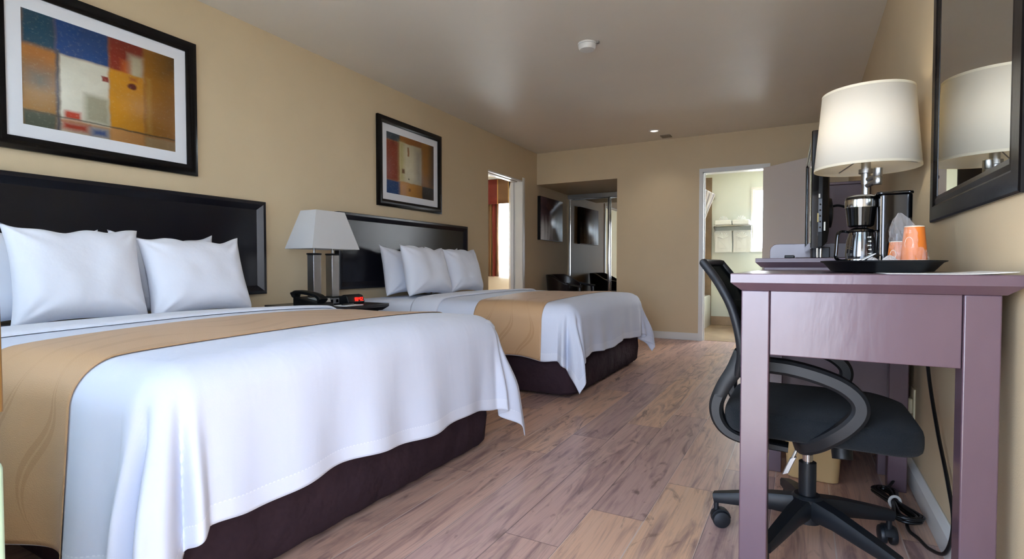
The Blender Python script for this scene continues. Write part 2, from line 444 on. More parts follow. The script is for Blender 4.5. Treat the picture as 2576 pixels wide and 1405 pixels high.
# front wall, window + open entry door
wx0, wx1, wz0, wz1 = -2.55, -.86, .74, 2.08
ex0, ex1, ez = -.74, .14, 2.06
bm = BM()
box(bm, -3.2, wx0, 0, .15, 0, H); box(bm, wx0, wx1, 0, .15, 0, wz0); box(bm, wx0, wx1, 0, .15, wz1, H); box(bm, wx1, ex0, 0, .15, 0, H); box(bm, ex0, XR + .15, 0, .15, ez, H); box(bm, ex1, XR + .15, 0, .15, 0, ez)
struct('wall_front', bm, M_wall, 'front wall with window and entry doorway', 'wall')
w1 = struct('window_1', frame_ring(BM(), wx0, wx1, wz0, wz1, [(0, .02), (0, .09), (.05, .09), (.05, .02)], lambda u, z, h: (u, h, z)), M_white, 'front window beside the entry', 'window')
part('window_pane', box(BM(), wx0 + .05, wx1 - .05, .05, .056, wz0 + .05, wz1 - .05), M_glass, w1)

# bathroom
XB = 1.25
bm = BM(); box(bm, XN + .12, XB, YBB, YBB + .12, 0, 1.09); box(bm, XN + .12, -.64, YBB, YBB + .12, 1.09, 1.968); box(bm, .80, XB, YBB, YBB + .12, 1.09, 1.968); box(bm, XN + .12, XB, YBB, YBB + .12, 1.968, H)
box(bm, XB, XB + .12, YB, YBB + .12, 0, H); box(bm, XR + .15, XB + .12, YB, YB + .12, 0, H)
struct('wall_bathroom', bm, M_wallg, 'pale green bathroom wall', 'wall')
struct('ceiling_bathroom', box(BM(), XN + .12, XB, YB + .12, YBB, 2.24, 2.3), M_wallc, 'cream bathroom ceiling', 'ceiling')
struct('floor_bathroom', box(BM(), XN + .12, XB, YB + .06, YBB, -.02, .004), M_tilef, 'tan tile bathroom floor', 'floor')
struct('trim_4', box(BM(), -1.19, XB, YBB - .012, YBB, .004, .13), M_tilef, 'tan tile base of the bathroom wall', 'trim', bevel=.003)
struct('trim_5', box(BM(), XN + .12, -1.19, YBB - .015, YBB, 0, 2.17), M_tileb, 'brown tile panel of the tub surround', 'trim')
w2 = struct('window_2', frame_ring(BM(), -.66, .82, 1.07, 1.988, [(0, 0), (0, -.03), (.025, -.03), (.025, -.012), (.05, -.012), (.05, .1), (.03, .1)], lambda u, z, h: (u, YBB + h, z)), M_white, 'narrow white bathroom window', 'window')
part('window_pane', box(BM(), -.615, .775, YBB + .05, YBB + .056, 1.115, 1.943), M_frost, w2, 'frosted window pane')

# room beyond the doorway
NXW = 8.0
bm = BM(); box(bm, -7.2, -4.66, NXW, NXW + .12, 0, H); box(bm, -4.66, -3.55, NXW, NXW + .12, 0, .66); box(bm, -4.66, -3.55, NXW, NXW + .12, 2.02, H); box(bm, -3.55, -3.32, NXW, NXW + .12, 0, H)
struct('wall_next', bm, M_wallc, 'cream window wall of the next room', 'wall')
bm = BM(); box(bm, -7.3, -7.2, 3.0, NXW + .1, 0, H); box(bm, -7.2, -3.2, 2.9, 3.0, 0, H); struct('wall_next_2', bm, M_wallc, 'far walls of the next room', 'wall')
bm = BM(); box(bm, -7.2, -3.3, YB, NXW + .12, H, H + .12); struct('ceiling_next', bm, M_wallc, 'cream ceiling of the next room', 'ceiling')
bm = BM(); box(bm, -7.2, -3.3, YB + 1.2, NXW + .12, -.1, 0); struct('floor_next', bm, M_floor, 'wood floor of the next room', 'floor')
w3 = struct('window_3', frame_ring(BM(), -4.66, -3.55, .66, 2.02, [(0, 0), (0, .06), (.04, .06), (.04, 0)], lambda u, z, h: (u, NXW + h, z)), M_white, 'bright window of the next room', 'window')
part('window_pane', box(BM(), -4.62, -3.59, NXW + .03, NXW + .034, .70, 1.98), M_glass, w3)

# baseboards and casings
struct('baseboard_back', box(BM(), XN, -1.067, YB - .014, YB, 0, .086), M_white, 'white baseboard on the back wall', 'baseboard', bevel=.004)
bm = BM(); prism(bm, [(XR, 0), (XR - .018, 0), (XR - .018, .075), (XR - .006, .10), (XR, .10)], 'y', .2, YB); struct('baseboard_right', bm, M_white, 'white baseboard along the right wall', 'baseboard', bevel=.002)
bm = BM(); lbox(bm, .2, dv0, 0, .014, 0, .086); lbox(bm, dv1 + .06, YB, 0, .014, 0, .086); struct('baseboard_left', bm, M_white, 'white baseboard under the headboards', 'baseboard')
bm = BM()
box(bm, bx0 - .037, bx0, YB - .016, YB, 0, bz); box(bm, bx1, bx1 + .037, YB - .016, YB, 0, bz); box(bm, bx0 - .037, bx1 + .037, YB - .016, YB, bz, bz + .04)
box(bm, bx0 - .001, bx0 + .012, YB - .01, YB + .125, 0, bz); box(bm, bx1 - .012, bx1 + .001, YB - .01, YB + .125, 0, bz); box(bm, bx0, bx1, YB - .01, YB + .125, bz - .012, bz + .001)
box(bm, bx0 + .012, bx0 + .022, YB + .045, YB + .06, 0, bz - .012)
struct('trim_1', bm, M_white, 'white casing of the bathroom doorway', 'trim')
bm = BM()
lbox(bm, dv1 - .012, dv1 + .001, -.125, .006, 0, dz); lbox(bm, dv1, dv1 + .05, 0, .012, 0, dz + .04)
lbox(bm, dv0, dv1, -.125, -.07, dz - .016, dz + .001); lbox(bm, dv0, dv1, -.03, .006, dz - .016, dz + .001)
struct('trim_2', bm, M_white, 'white jamb of the doorway in the headboard wall', 'trim', bevel=.002)
bm = BM(); box(bm, -7.2, 12, -14, -.0, -.2, -.1); box(bm, -14, -7.4, -14, 22, -.2, -.1); box(bm, -7.4, 12, 8.6, 22, -.2, -.1)
struct('ground', bm, M_concrete, 'concrete walk outside', 'ground')

# bathroom door leaf, hinged on the right jamb and swung into the room
hx, hy = -.372, YB - .02; ang = atan2(-.47, .48)
dl = thing('door_1', 'pale grey flush bathroom door standing open against the right wall', 'door', (hx, hy, 0), ang); dl['kind'] = 'structure'
part('door_panel', box(BM(), 0, .70, -.035, 0, .012, 1.945), M_whitem, dl, bevel=.003, local=True)
bm = BM(); lathe(bm, [(.026, -.052), (.03, -.075), (.022, -.1), (.012, -.1)], (.65, 0, .95), 20, ax=(0, 1, 0)); cyl(bm, (.65, -.035, .95), (.65, -.06, .95), .012)
part('door_knob', bm, M_chrome, dl, local=True)
for z in (.25, 1.7):
    part('hinge', cyl(BM(), (-.002, .004, z), (-.002, .004, z + .09), .006, n=10), M_steel, dl, local=True)
# connecting door, seen edge on in the doorway
d2 = thing('door_2', 'white panelled connecting door standing open in the doorway', 'door', tuple(LW(dv1 - .045, -.125)), radians(121)); d2['kind'] = 'structure'
bm = BM()
for (a, b, c, d) in ((.0, .055, .01, 1.94), (.10, .155, .01, 1.94), (.055, .10, .01, .14), (.055, .10, 1.62, 1.70), (.055, .10, 1.92, 1.94)):
    box(bm, a, b, -.02, .02, c, d)
box(bm, .155, .62, -.02, .02, .01, 1.94)
part('door_panel', bm, M_white, d2, bevel=.004, local=True)
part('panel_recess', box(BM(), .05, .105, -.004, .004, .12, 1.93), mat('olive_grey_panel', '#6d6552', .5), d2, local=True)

# ------------------------------------------------------------------ ceiling fittings
t = thing('smoke_detector', 'round white smoke detector on the middle of the ceiling', 'smoke detector', (-1.302, 3.434, H))
part('base_plate', lathe(BM(), [(.062, 0), (.064, -.012)], (-1.302, 3.434, H), 40), M_white, t)
part('sensor_body', lathe(BM(), [(.058, -.012), (.058, -.03), (.05, -.044), (.03, -.046), (.001, -.046)], (-1.302, 3.434, H), 40), M_white, t)
part('clip', box(BM(), -1.236, -1.218, 3.425, 3.445, H - .014, H), M_steel, t)
t = thing('ceiling_light', 'small round recessed ceiling light near the back wall', 'ceiling light', (-1.476, 5.996, H))
part('trim_ring', lathe(BM(), [(.058, 0), (.058, -.006), (.046, -.008), (.04, -.002), (.04, 0)], (-1.476, 5.996, H), 40, False, False), M_white, t)
part('lens', lathe(BM(), [(.041, -.001), (.03, -.006), (.001, -.007)], (-1.476, 5.996, H), 32), mat('opal_lens', '#e9e7e0', .3, emit=('#fff2e0', 1.2)), t)
t = thing('ceiling_vent', 'small grey square vent on the ceiling beside the round light', 'vent', (-1.415, 6.303, H))
part('grille_frame', frame_ring(BM(), -1.47, -1.36, 6.24, 6.366, [(0, 0), (0, -.01), (.014, -.01), (.014, 0)], lambda u, z, h: (u, z, H + h)), mat('vent_grey', '#8c8270', .5), t)
for k in range(5):
    part('slat', box(BM(), -1.456, -1.374, 6.258 + k * .021, 6.268 + k * .021, H - .008, H - .001), MATS['vent_grey'], t)

# ------------------------------------------------------------------ wall art
def picture(v0, v1, z0, z1, artm, label, group):
    t = thing('framed_picture', label, 'picture', tuple(LW((v0 + v1) / 2, 0, z0)), LA, group)
    X = lambda n: (lambda u, z, h: LW(u, h + n, z))
    part('frame', frame_ring(BM(), v0, v1, z0, z1, [(0, .001), (0, .022), (.012, .028), (.036, .030), (.046, .024), (.058, .020), (.058, .001)], X(0)), M_black_frame, t)
    part('mat_board', frame_ring(BM(), v0 + .05, v1 - .05, z0 + .05, z1 - .05, [(0, .006), (0, .012), (.066, .012), (.069, .006)], X(0)), M_matw, t, 'white mat board')
    bm = BM(); a0, a1, b0, b1 = v0 + .112, v1 - .112, z0 + .112, z1 - .112
    grid(bm, 2, 2, lambda a, b: LW(a0 + (a1 - a0) * a, .0085, b0 + (b1 - b0) * b))
    part('print', bm, artm, t, 'abstract colour block print', solid=.003)
    return t
art1 = art_mat('print_blocks_blue_white', '#a9712f', [
    (0, .195, .36, .70, '#a3672f', .12), (0, .195, .26, .52, '#5e543b', .2), (0, .195, .14, .34, '#9a6f34', .1), (0, .195, -.1, .14, '#4e5140', .04),
    (0, .2, .70, 1.1, '#1f4558', .05), (.19, .517, .69, 1.1, '#1f447a', .03), (.21, .515, .12, .69, '#cfcbb8', .03),
    (.36, .515, .14, .39, '#9d987f', .05), (.24, .33, .13, .20, '#b2381a', .03), (.20, .515, -.1, .10, '#b9ad95', .03), (.22, .38, .035, .10, '#9e3217', .05), (.40, .50, .02, .085, '#3b4f7c', .05),
    (.47, .512, .55, .60, '#7e2019', .012), (.52, .755, .69, 1.1, '#8c2a17', .03), (.655, .755, .66, .88, '#c6bea0', .06), (.61, .65, .67, .80, '#c2601c', .06),
    (.52, .755, .14, .69, '#c98a17', .02), (.66, .70, .63, .66, '#a2551e', .03), (.52, .755, -.1, .135, '#c08a4e', .03),
    (.76, 1.1, .12, 1.1, '#a8711a', .03), (.78, .81, .15, .7, '#b98b3a', .03), (.9, 1.1, .8, 1.1, '#6f4d17', .2), (.76, 1.1, -.1, .115, '#a98d62', .03),
    (.19, .212, .0, .72, '#4c4a4c', .02), (-.1, 1.1, .128, .138, '#4b4534', .012)], [(.675, .575, .03, '#5c1a10')])
art2 = art_mat('print_blocks_cream', '#a8702c', [
    (-.1, .27, .87, 1.1, '#39434c', .03), (-.1, .26, .23, .87, '#7d3420', .04), (.27, .72, .80, 1.1, '#a6672a', .05), (.72, 1.1, .23, 1.1, '#b07a2c', .05), (.92, 1.1, .25, 1.1, '#4b3424', .16),
    (.26, .715, .235, .885, '#c7bfa0', .02), (.26, .34, .24, .88, '#a89a5c', .12), (.6, .70, .3, .8, '#9c978c', .14), (.42, .45, .68, .83, '#8b5524', .02), (.30, .36, .38, .45, '#6a4a2a', .02),
    (-.1, .27, -.1, .225, '#243f66', .03), (.28, .72, -.1, .225, '#c08a42', .03), (.28, .4, -.1, .2, '#bd8f6c', .12), (.44, .48, .09, .14, '#86562a', .02), (.73, 1.1, -.1, .225, '#40372f', .02)], [(.44, .3, .012, '#2a1c12')])
picture(.906, 1.793, 1.383, 2.121, art1, 'framed print of blue white and gold blocks above the near bed', 'framed colour block prints')
picture(3.294, 4.202, 1.375, 2.121, art2, 'framed print with cream centre block above the far bed', 'framed colour block prints')

# canvas in the alcove
def canvas_mat():
    t = NT('canvas_silver_drapes'); p = t.p; p.inputs['Roughness'].default_value = .35
    uv = t.add('ShaderNodeUVMap').outputs[0]; U, V = t.sep(uv)[:2]
    w = t.add('ShaderNodeTexWave', wave_type='BANDS'); t.l.new(t.scale(uv, (1, .35, 1)), w.inputs['Vector']); w.inputs['Scale'].default_value = 2.2; w.inputs['Distortion'].default_value = 6; w.inputs['Detail'].default_value = 2
    c = t.ramp(V, [(0, lin('#cfccc6')), (.3, lin('#a5a09a')), (.48, lin('#5a4646')), (.75, lin('#3b2a2e')), (1, lin('#54403f'))])
    f = t.math('MULTIPLY', t.math('SUBTRACT', .62, V, clamp=True), 1.5)
    c = t.mix(t.math('MULTIPLY', f, w.outputs['Fac']), c, lin('#e2e0da'))
    c = t.mix(t.math('MULTIPLY', t.ramp(t.noise(uv, 4, 4, .6, 1), [(.5, (0, 0, 0, 1)), (.7, (1, 1, 1, 1))]), .5), c, lin('#6d4a3c'))
    t.l.new(c, p.inputs['Base Color']); return t.m
t = thing('canvas_picture', 'dark brown and silver abstract canvas in the closet alcove', 'picture', tuple(LW(6.9, 0, 1.228)), LA)
bm = BM(); lbox(bm, 6.495, 7.30, .001, .045, 1.228, 1.82); part('canvas_sides', bm, M_black_frame, t, 'black canvas edge', bevel=.002)
bm = BM(); grid(bm, 2, 2, lambda a, b: LW(6.498 + .80 * a, .047, 1.231 + .586 * b)); part('canvas_face', bm, canvas_mat(), t, solid=.002)

# ------------------------------------------------------------------ mirrored closet doors
for i, (x0, x1, yy, lab) in enumerate(((-3.195, -2.535, YN, 'chrome framed mirror sliding closet door on the left beside the canvas'), (-2.575, XN - .003, YN + .035, 'chrome framed mirror sliding closet door on the right of the alcove'))):
    t = thing('closet_door', lab, 'closet door', ((x0 + x1) / 2, yy, .02), 0, 'mirrored sliding closet doors')
    part('frame', frame_ring(BM(), x0, x1, .025, 1.912, [(0, 0), (0, -.022), (.012, -.028), (.03, -.022), (.03, 0)], lambda u, z, h: (u, yy + h + .028, z)), M_chrome, t)
    part('mirror_panel', box(BM(), x0 + .025, x1 - .025, yy + .014, yy + .02, .05, 1.887), M_mirror, t)
bm = BM(); box(bm, -3.205, XN, YN - .01, YN + .075, 1.915, 1.935); box(bm, -3.205, XN, YN - .012, YN - .006, 1.900, 1.965); box(bm, -3.205, XN, YN - .012, YN + .08, 0, .02)
struct('trim_3', bm, M_steel, 'steel track of the sliding closet doors', 'trim', bevel=.002)

# ------------------------------------------------------------------ headboards
def headboard(v0, v1, label):
    z0, z1 = .70, 1.281
    t = thing('headboard', label, 'headboard', tuple(LW((v0 + v1) / 2, 0, z0)), LA, 'headboards on the tan wall')
    X = lambda u, z, h: LW(u, h, z)
    part('frame', frame_ring(BM(), v0, v1, z0, z1, [(0, .001), (0, .046), (.004, .05), (.020, .05), (.055, .026), (.055, .001)], X), M_espresso, t, bevel=0, ang=20)
    bm = BM(); lbox(bm, v0 + .05, v1 - .05, .002, .027, z0 + .05, z1 - .05); part('panel', bm, M_espresso, t)
    return t
headboard(.42, 2.214, 'espresso panel headboard behind the near bed')
headboard(2.835, 4.634, 'espresso panel headboard behind the far bed')

# ------------------------------------------------------------------ beds
def prof(d, R, fl):
    if d <= 0: return 0, 0
    q = pi * R / 2
    if d < q: return R * sin(d / R), R * (1 - cos(d / R))
    return R + fl * (d - q), R + (d - q) * sqrt(1 - fl * fl)
def sm(x): x = max(0, min(1, x)); return x * x * (3 - 2 * x)

class Bed:
    """bedding surface: x runs head (-) to foot (+); near/far sides are slightly skewed lines"""
    def __init__(s, xh, xf, n0, n1, f0, f1, zt, R, L, seed, amp, crown=.012, tipx=1.0, hemw=.012, tilt=0):
        s.xh, s.xf, s.n0, s.n1, s.f0, s.f1, s.zt, s.R, s.L, s.seed, s.amp, s.crown, s.tipx, s.hemw = xh, xf, n0, n1, f0, f1, zt, R, L, seed, amp, crown, tipx, hemw
        s.tilt = tilt
        r = random.Random(seed)
        s.ph = [[(r.uniform(3, 26), r.uniform(0, 6.28), r.uniform(.4, 1)) for _ in range(6)] for _ in range(3)]
    def near(s, x): k = (x - s.xh) / (s.xf - s.xh); return s.n0 + (s.n1 - s.n0) * k
    def far(s, x): k = (x - s.xh) / (s.xf - s.xh); return s.f0 + (s.f1 - s.f0) * k
    def fold(s, side, u, d, taper):
        n = sum(a * sin(w * u + p) for w, p, a in s.ph[side]) / 3.0
        return s.amp * n * taper * max(0, min(1, (d - .06) / max(.1, s.L))) ** 1.3
    def P(s, p, q, lift=0):
        """p: along bed from the head end, q: across from near (0) to far (1 unit = metre); beyond edges hangs down"""
        X = s.xf - s.R; x = s.xh + p; a = max(0, x - X); xx = min(x, X)
        yn, yf = s.near(xx) + s.R, s.far(xx) - s.R
        W = s.Wq
        sgn = 0; b = 0
        if q < 0: b = -q; sgn = -1; y = yn
        elif q > W: b = q - W; sgn = 1; y = yf
        else: y = yn + (yf - yn) * q / W
        R = s.R + lift; zc = s.zt + lift
        k = max(0, min(1, q / W)); kx = max(0, min(1, p / max(.1, (X - s.xh))))
        z = zc + s.crown * (sin(pi * k) ** .7) * (.55 + .45 * sin(pi * (.15 + .7 * kx))) + .004 * sin(9 * x + 3 * y + s.seed)
        if a == 0 and b == 0: return Vector((xx, y, z))
        if b == 0:
            tp = sm(min(q, W - q) / .12); o, dn = prof(a, R, .05)
            o += s.fold(0, y, a, tp)
            zz = z - dn + s.hemw * sin(9 * y + s.seed) * (a / s.L) ** 3 * tp * .8 + s.tilt * (1 - k) * min(1.2, a / s.L)
            return Vector((X + o, y, zz))
        if a == 0:
            tp = sm((X - x) / .12); o, dn = prof(b, R, .06)
            o += s.fold(1 if sgn < 0 else 2, x, b, tp)
            zz = z - dn + s.hemw * sin(11 * x + s.seed) * (b / s.L) ** 3 * tp * .8
            return Vector((x, y + sgn * o, zz))
        r = hypot(a, b); th = atan2(b, a); sth = sin(2 * th)
        g = sm((r - .10) / .35)
        fl = .05 + .10 * sth * g
        o, dn = prof(r * (1 + (s.tipx - 1) * sth * g), R, min(.5, fl))
        o += g * (.060 * sin(10 * th + .6) * sth + .022 * sin(20 * th + s.seed) * sth + .03 * sth)
        tl = s.tilt * cos(th) ** 2 * min(1.2, r / s.L) if sgn < 0 else 0
        return Vector((X + cos(th) * o, y + sgn * sin(th) * o, max(z - dn + tl, .012)))
    def cover(s, p0, p1, hang_foot, Ln, Lf, lift=0, nu=150, nv=190):
        X = s.xf - s.R - s.xh
        pe = X + hang_foot if hang_foot else p1
        W = s.Wq; pa, pb = p0, pe; qa, qb = -Ln, W + Lf
        bm = BM()
        def uvf(a, b):
            p = pa + (pb - pa) * a; q = qa + (qb - qa) * b
            hd = min(q - qa, qb - q) if Ln > .05 else 9
            if hang_foot: hd = min(hd, pb - p)
            u = p if min(q - qa, qb - q) < (pb - p) or not hang_foot else q
            return (u, hd) if lift == 0 else (p, q)
        grid(bm, nu, nv, lambda a, b: s.P(pa + (pb - pa) * a, qa + (qb - qa) * b, lift), uvf)
        return bm

def make_bed(B, who, skx, skn, skf, fold_x, run0, run1, Lfoot, Ln, Lf):
    B.Wq = (B.f1 - B.n1) - 2 * B.R
    xh = B.xh
    t = thing('bed', who + ' bed with white mattress sheet and dark brown skirt', 'bed', ((xh + skx) / 2, (B.n1 + B.f1) / 2, 0), 0, 'queen beds')
    # mattress: inset version of the same body
    ins = .022
    bm = BM()
    zs = [.30, .33, .50, B.zt - .055, B.zt - .028, B.zt - .012]
    insx = [.02, 0, 0, .004, .02, .05]
    loops = []
    for z, i in zip(zs, insx):
        x0, x1 = xh + .01, B.xf - ins - i
        pts = []
        r = .07
        def yn(x): return B.near(x) + ins + i
        def yf(x): return B.far(x) - ins - i
        pts.append((x0, yn(x0))); 
        for k in range(7):
            a = -pi / 2 + pi / 2 * k / 6; pts.append((x1 - r + r * cos(a), yn(x1) + r + r * sin(a)))
        for k in range(7):
            a = pi / 2 * k / 6; pts.append((x1 - r + r * cos(a), yf(x1) - r + r * sin(a)))
        pts.append((x0, yf(x0)))
        loops.append([bm.verts.new((x, y, z)) for x, y in pts])
    for a, b in zip(loops, loops[1:]): bridge(bm, a, b)
    bm.faces.new(loops[0][::-1]); bm.faces.new(loops[-1])
    part('mattress', bm, M_sheet, t, 'mattress in white sheet')
    # skirt round the box base
    bm = BM(); loops = []
    for z, i in ((.022, .022), (.04, .008), (.15, 0), (.34, .012)):
        x0, x1, r = xh + .02, skx - i, .10; pts = [(x0, skn + i)]
        for k in range(9):
            a = -pi / 2 + pi / 2 * k / 8; pts.append((x1 - r + r * cos(a), skn + i + r + r * sin(a)))
        for k in range(1, 26): pts.append((x1 + .004 * sin(k * 2.1 + B.seed), skn + r + (skf - skn - 2 * r) * k / 26))
        for k in range(9):
            a = pi / 2 * k / 8; pts.append((x1 - r + r * cos(a), skf - i - r + r * sin(a)))
        pts.append((x0, skf - i)); loops.append([bm.verts.new((x, y, z)) for x, y in pts])
    for a, b in zip(loops, loops[1:]): bridge(bm, a, b)
    bm.faces.new(loops[0][::-1]); bm.faces.new(loops[-1])
    part('bed_skirt', bm, M_skirt, t, 'dark brown fabric skirt')
    for fx in (xh + .25, skx - .25):
        for fy in (skn + .25, skf - .25):
            part('leg', cyl(BM(), (fx, fy, 0), (fx, fy, .03), .03), M_blackp, t)
    bm = B.cover(fold_x - xh, 0, Lfoot, Ln, Lf)
    single('bedspread', bm, M_cover, 'white bedspread hanging over the foot of the ' + who + ' bed', 'bedspread', 'white bedspreads', solid=.004, ang=80)
    # folded-back top sheet band
    bm = BM(); pf = fold_x - xh; prf = [(-.16, .004), (-.10, .012), (.0, .014), (.05, .014), (.062, .010), (.066, .003), (.05, .002)]
    W = B.Wq
    def ff(a, b):
        i = a * (len(prf) - 1); k = min(int(i), len(prf) - 2); f = i - k
        dp = prf[k][0] + (prf[k + 1][0] - prf[k][0]) * f; lf = prf[k][1] + (prf[k + 1][1] - prf[k][1]) * f
        q = -.30 + (W + .60) * b
        return B.P(pf + dp + .02 * sin(3 * b * pi + B.seed) * 0 + .008 * sin(14 * b + B.seed), q, lf + .003)
    grid(bm, 24, 110, ff)
    single('folded_sheet', bm, M_sheet, 'folded back white top sheet near the pillows of the ' + who + ' bed', 'sheet', 'folded top sheets', solid=.003, ang=80)
    bm = B.cover(run0 - xh, run1 - xh, 0, Ln + .005, Lf + .005, lift=.006, nu=40, nv=190)
    single('bed_runner', bm, M_runner, 'tan patterned bed runner across the ' + who + ' bed', 'bed runner', 'tan bed runners', solid=.002, ang=80)
    return t
B1 = Bed(-2.97, -1.272, .47, .655, 2.08, 2.275, .640, .12, .50, 3, .048, crown=.022, tipx=1.0, tilt=.05)
B2 = Bed(-3.03, -1.275, 2.98, 3.18, 4.62, 4.87, .632, .12, .42, 8, .030, crown=.018, tipx=1.02)
make_bed(B1, 'near', -1.328, .66, 2.24, -2.33, -2.06, -1.585, .51, .56, .45)
make_bed(B2, 'far', -1.30, 3.20, 4.84, -2.36, -2.0, -1.505, .44, .44, .42)

# ------------------------------------------------------------------ pillows
def pillow_bm(w, h, t, seed):
    bm = BM(); r = random.Random(seed); ph = [r.uniform(0, 6.28) for _ in range(8)]
    n = 44
    def shape(u, v, s):
        e = 1 - .06 * (1 - v * v) ** 1.0; g = 1 - .11 * (1 - u * u)
        x = u * w / 2 * (e + .03 * abs(u * v) ** 3); z = v * h / 2 * (g + .04 * abs(u * v) ** 3)
        k = max(0, (1 - u ** 4) * (1 - v ** 4))
        d = t / 2 * k ** .55 * (1 - .22 * v)
        edge = (1 - k) * k * 4
        nz = noise.noise(Vector((u * 2.1 + seed * 3.1, v * 1.8, s)))
        d += k * .010 * nz + .004 * k * sin(4 * u + ph[2]) * sin(3 * v + ph[3])
        cr = sum(max(0, 1 - hypot(u - cu, v - cv) / 1.1) ** 2 * sin(9 * atan2(v - cv, u - cu) + ph[q]) for q, (cu, cv) in enumerate(((1, 1), (-1, 1), (1, -1), (-1, -1))))
        d += .010 * cr * min(1, 3 * k)
        z += .010 * sin(3 * u + ph[5]) * max(0, v) + .006 * sin(9 * u + ph[6]) * max(0, v) ** 2
        return Vector((s * max(d, .0015), x, z))
    def half(s):
        V = [[bm.verts.new(shape(-1 + 2 * i / n, -1 + 2 * j / n, s)) for j in range(n + 1)] for i in range(n + 1)]
        for i in range(n):
            for j in range(n): bm.faces.new((V[i][j], V[i + 1][j], V[i + 1][j + 1], V[i][j + 1]))
    half(1); half(-1)
    bmesh.ops.remove_doubles(bm, verts=bm.verts, dist=.0032)
    return bm
def pillow(x, y, z, w, h, t, tilt, yaw, roll, seed, label, group):
    bm = pillow_bm(w, h, t, seed)
    Mx = Matrix.Translation((x, y, z)) @ Matrix.Rotation(yaw, 4, 'Z') @ Matrix.Rotation(-tilt, 4, 'Y') @ Matrix.Rotation(roll, 4, 'X') @ Matrix.Translation((0, 0, h / 2 - .012))
    bmesh.ops.transform(bm, matrix=Mx, verts=bm.verts)
    return single('pillow', bm, M_pillow, label, 'pillow', group, ang=80)
PB = B1.zt + .012
pillow(-2.83, .98, PB + .0, .60, .40, .15, .24, .02, .05, 1, 'back white pillow at the near end of the near bed, behind another pillow', 'pillows on the near bed')
pillow(-2.83, 1.56, PB + .0, .50, .40, .15, .24, .0, .0, 2, 'white pillow behind the pillow next to the nightstand on the near bed', 'pillows on the near bed')
pillow(-2.60, 1.075, PB, .475, .415, .17, .27, .03, -.03, 3, 'front white pillow at the near end of the near bed', 'pillows on the near bed')
pillow(-2.60, 1.575, PB, .49, .39, .17, .27, -.02, .03, 4, 'front white pillow on the near bed, next to the nightstand', 'pillows on the near bed')
pillow(-2.88, 3.475, PB, .56, .40, .15, .20, .02, -.02, 5, 'back white pillow on the far bed, next to the nightstand', 'pillows on the far bed')
pillow(-2.88, 4.04, PB, .50, .40, .15, .20, 0, .02, 6, 'white pillow behind the pillow at the far end of the far bed', 'pillows on the far bed')
pillow(-2.65, 3.465, PB, .545, .41, .17, .25, .02, -.03, 7, 'front white pillow on the far bed, next to the nightstand', 'pillows on the far bed')
pillow(-2.66, 4.0, PB, .50, .405, .17, .25, -.02, -.01, 8, 'front white pillow at the far end of the far bed', 'pillows on the far bed')

# ------------------------------------------------------------------ nightstand and what stands on it
NX0, NX1, NY0, NY1, NZ = -3.005, -2.43, 2.20, 2.72, .628
t = thing('nightstand', 'espresso nightstand between the two beds', 'nightstand', ((NX0 + NX1) / 2, (NY0 + NY1) / 2, 0))
bm = BM(); box(bm, NX0, NX1, NY0, NY1, NZ - .02, NZ); frustum(bm, (NX0, NX1 - .03, NY0 + .03, NY1 - .03, NZ - .045), (NX0, NX1, NY0, NY1, NZ - .02)); part('top', bm, M_espresso, t, bevel=.003)
part('cabinet_body', box(BM(), NX0, NX1 - .05, NY0 + .05, NY1 - .05, .05, NZ - .045), M_espresso, t, bevel=.002)
for z0, z1 in ((.08, .31), (.33, .565)):
    d = part('drawer', box(BM(), NX1 - .05, NX1 - .035, NY0 + .07, NY1 - .07, z0, z1), M_espresso, t, bevel=.003)
    part('knob', lathe(BM(), [(.006, 0), (.006, .012), (.014, .018), (.012, .026), (.001, .028)], (NX1 - .035, (NY0 + NY1) / 2, (z0 + z1) / 2), 20, ax=(1, 0, 0)), M_steel, d)
for x in (NX0 + .03, NX1 - .09):
    for y in (NY0 + .07, NY1 - .11): part('leg', box(BM(), x, x + .04, y, y + .04, 0, .05), M_espresso, t)
# lamp with two square columns
LX, LY = -2.745, 2.447
t = thing('table_lamp', 'nightstand lamp with white square tapered shade and two steel columns', 'lamp', (LX, LY, NZ))
part('base', box(BM(), LX - .085, LX + .085, LY - .125, LY + .165, NZ, NZ + .045), M_blackp, t, bevel=.006)
pl = part('outlet_panel', box(BM(), LX + .083, LX + .089, LY - .06, LY + .15, NZ + .005, NZ + .04), mat('grey_outlet_panel', '#77777a', .5), t, 'grey panel of outlets')
for yy, ww in ((LY - .025, .02), (LY + .02, .02), (LY + .07, .026)):
    part('socket', box(BM(), LX + .088, LX + .0905, yy, yy + ww, NZ + .012, NZ + .032), M_blackg, pl)
for yy in (LY - .075, LY + .075):
    part('column', box(BM(), LX - .03, LX + .03, yy - .03, yy + .03, NZ + .045, .948), M_steel, t, 'brushed steel square column', bevel=.003)
    part('cap', lathe(BM(), [(.045, .948), (.047, .953), (.045, .958), (.001, .958)], (LX, yy, 0), 28), M_blackp, t, 'black disc cap')
    part('stem', cyl(BM(), (LX, yy, .955), (LX, yy, 1.0), .008), M_steel, t)
bx = (LX - .125, LX + .125, LY - .195, LY + .195, .985); tx = (LX - .07, LX + .07, LY - .117, LY + .117, 1.229)
bm = BM(); A = [(bx[0], bx[2]), (bx[1], bx[2]), (bx[1], bx[3]), (bx[0], bx[3])]; Bp = [(tx[0], tx[2]), (tx[1], tx[2]), (tx[1], tx[3]), (tx[0], tx[3])]
a = [bm.verts.new((*p, .985)) for p in A]; b = [bm.verts.new((*p, 1.229)) for p in Bp]; bridge(bm, a, b)
part('lamp_shade', bm, M_shadew, t, 'white tapered fabric shade', solid=.003, smooth=False)
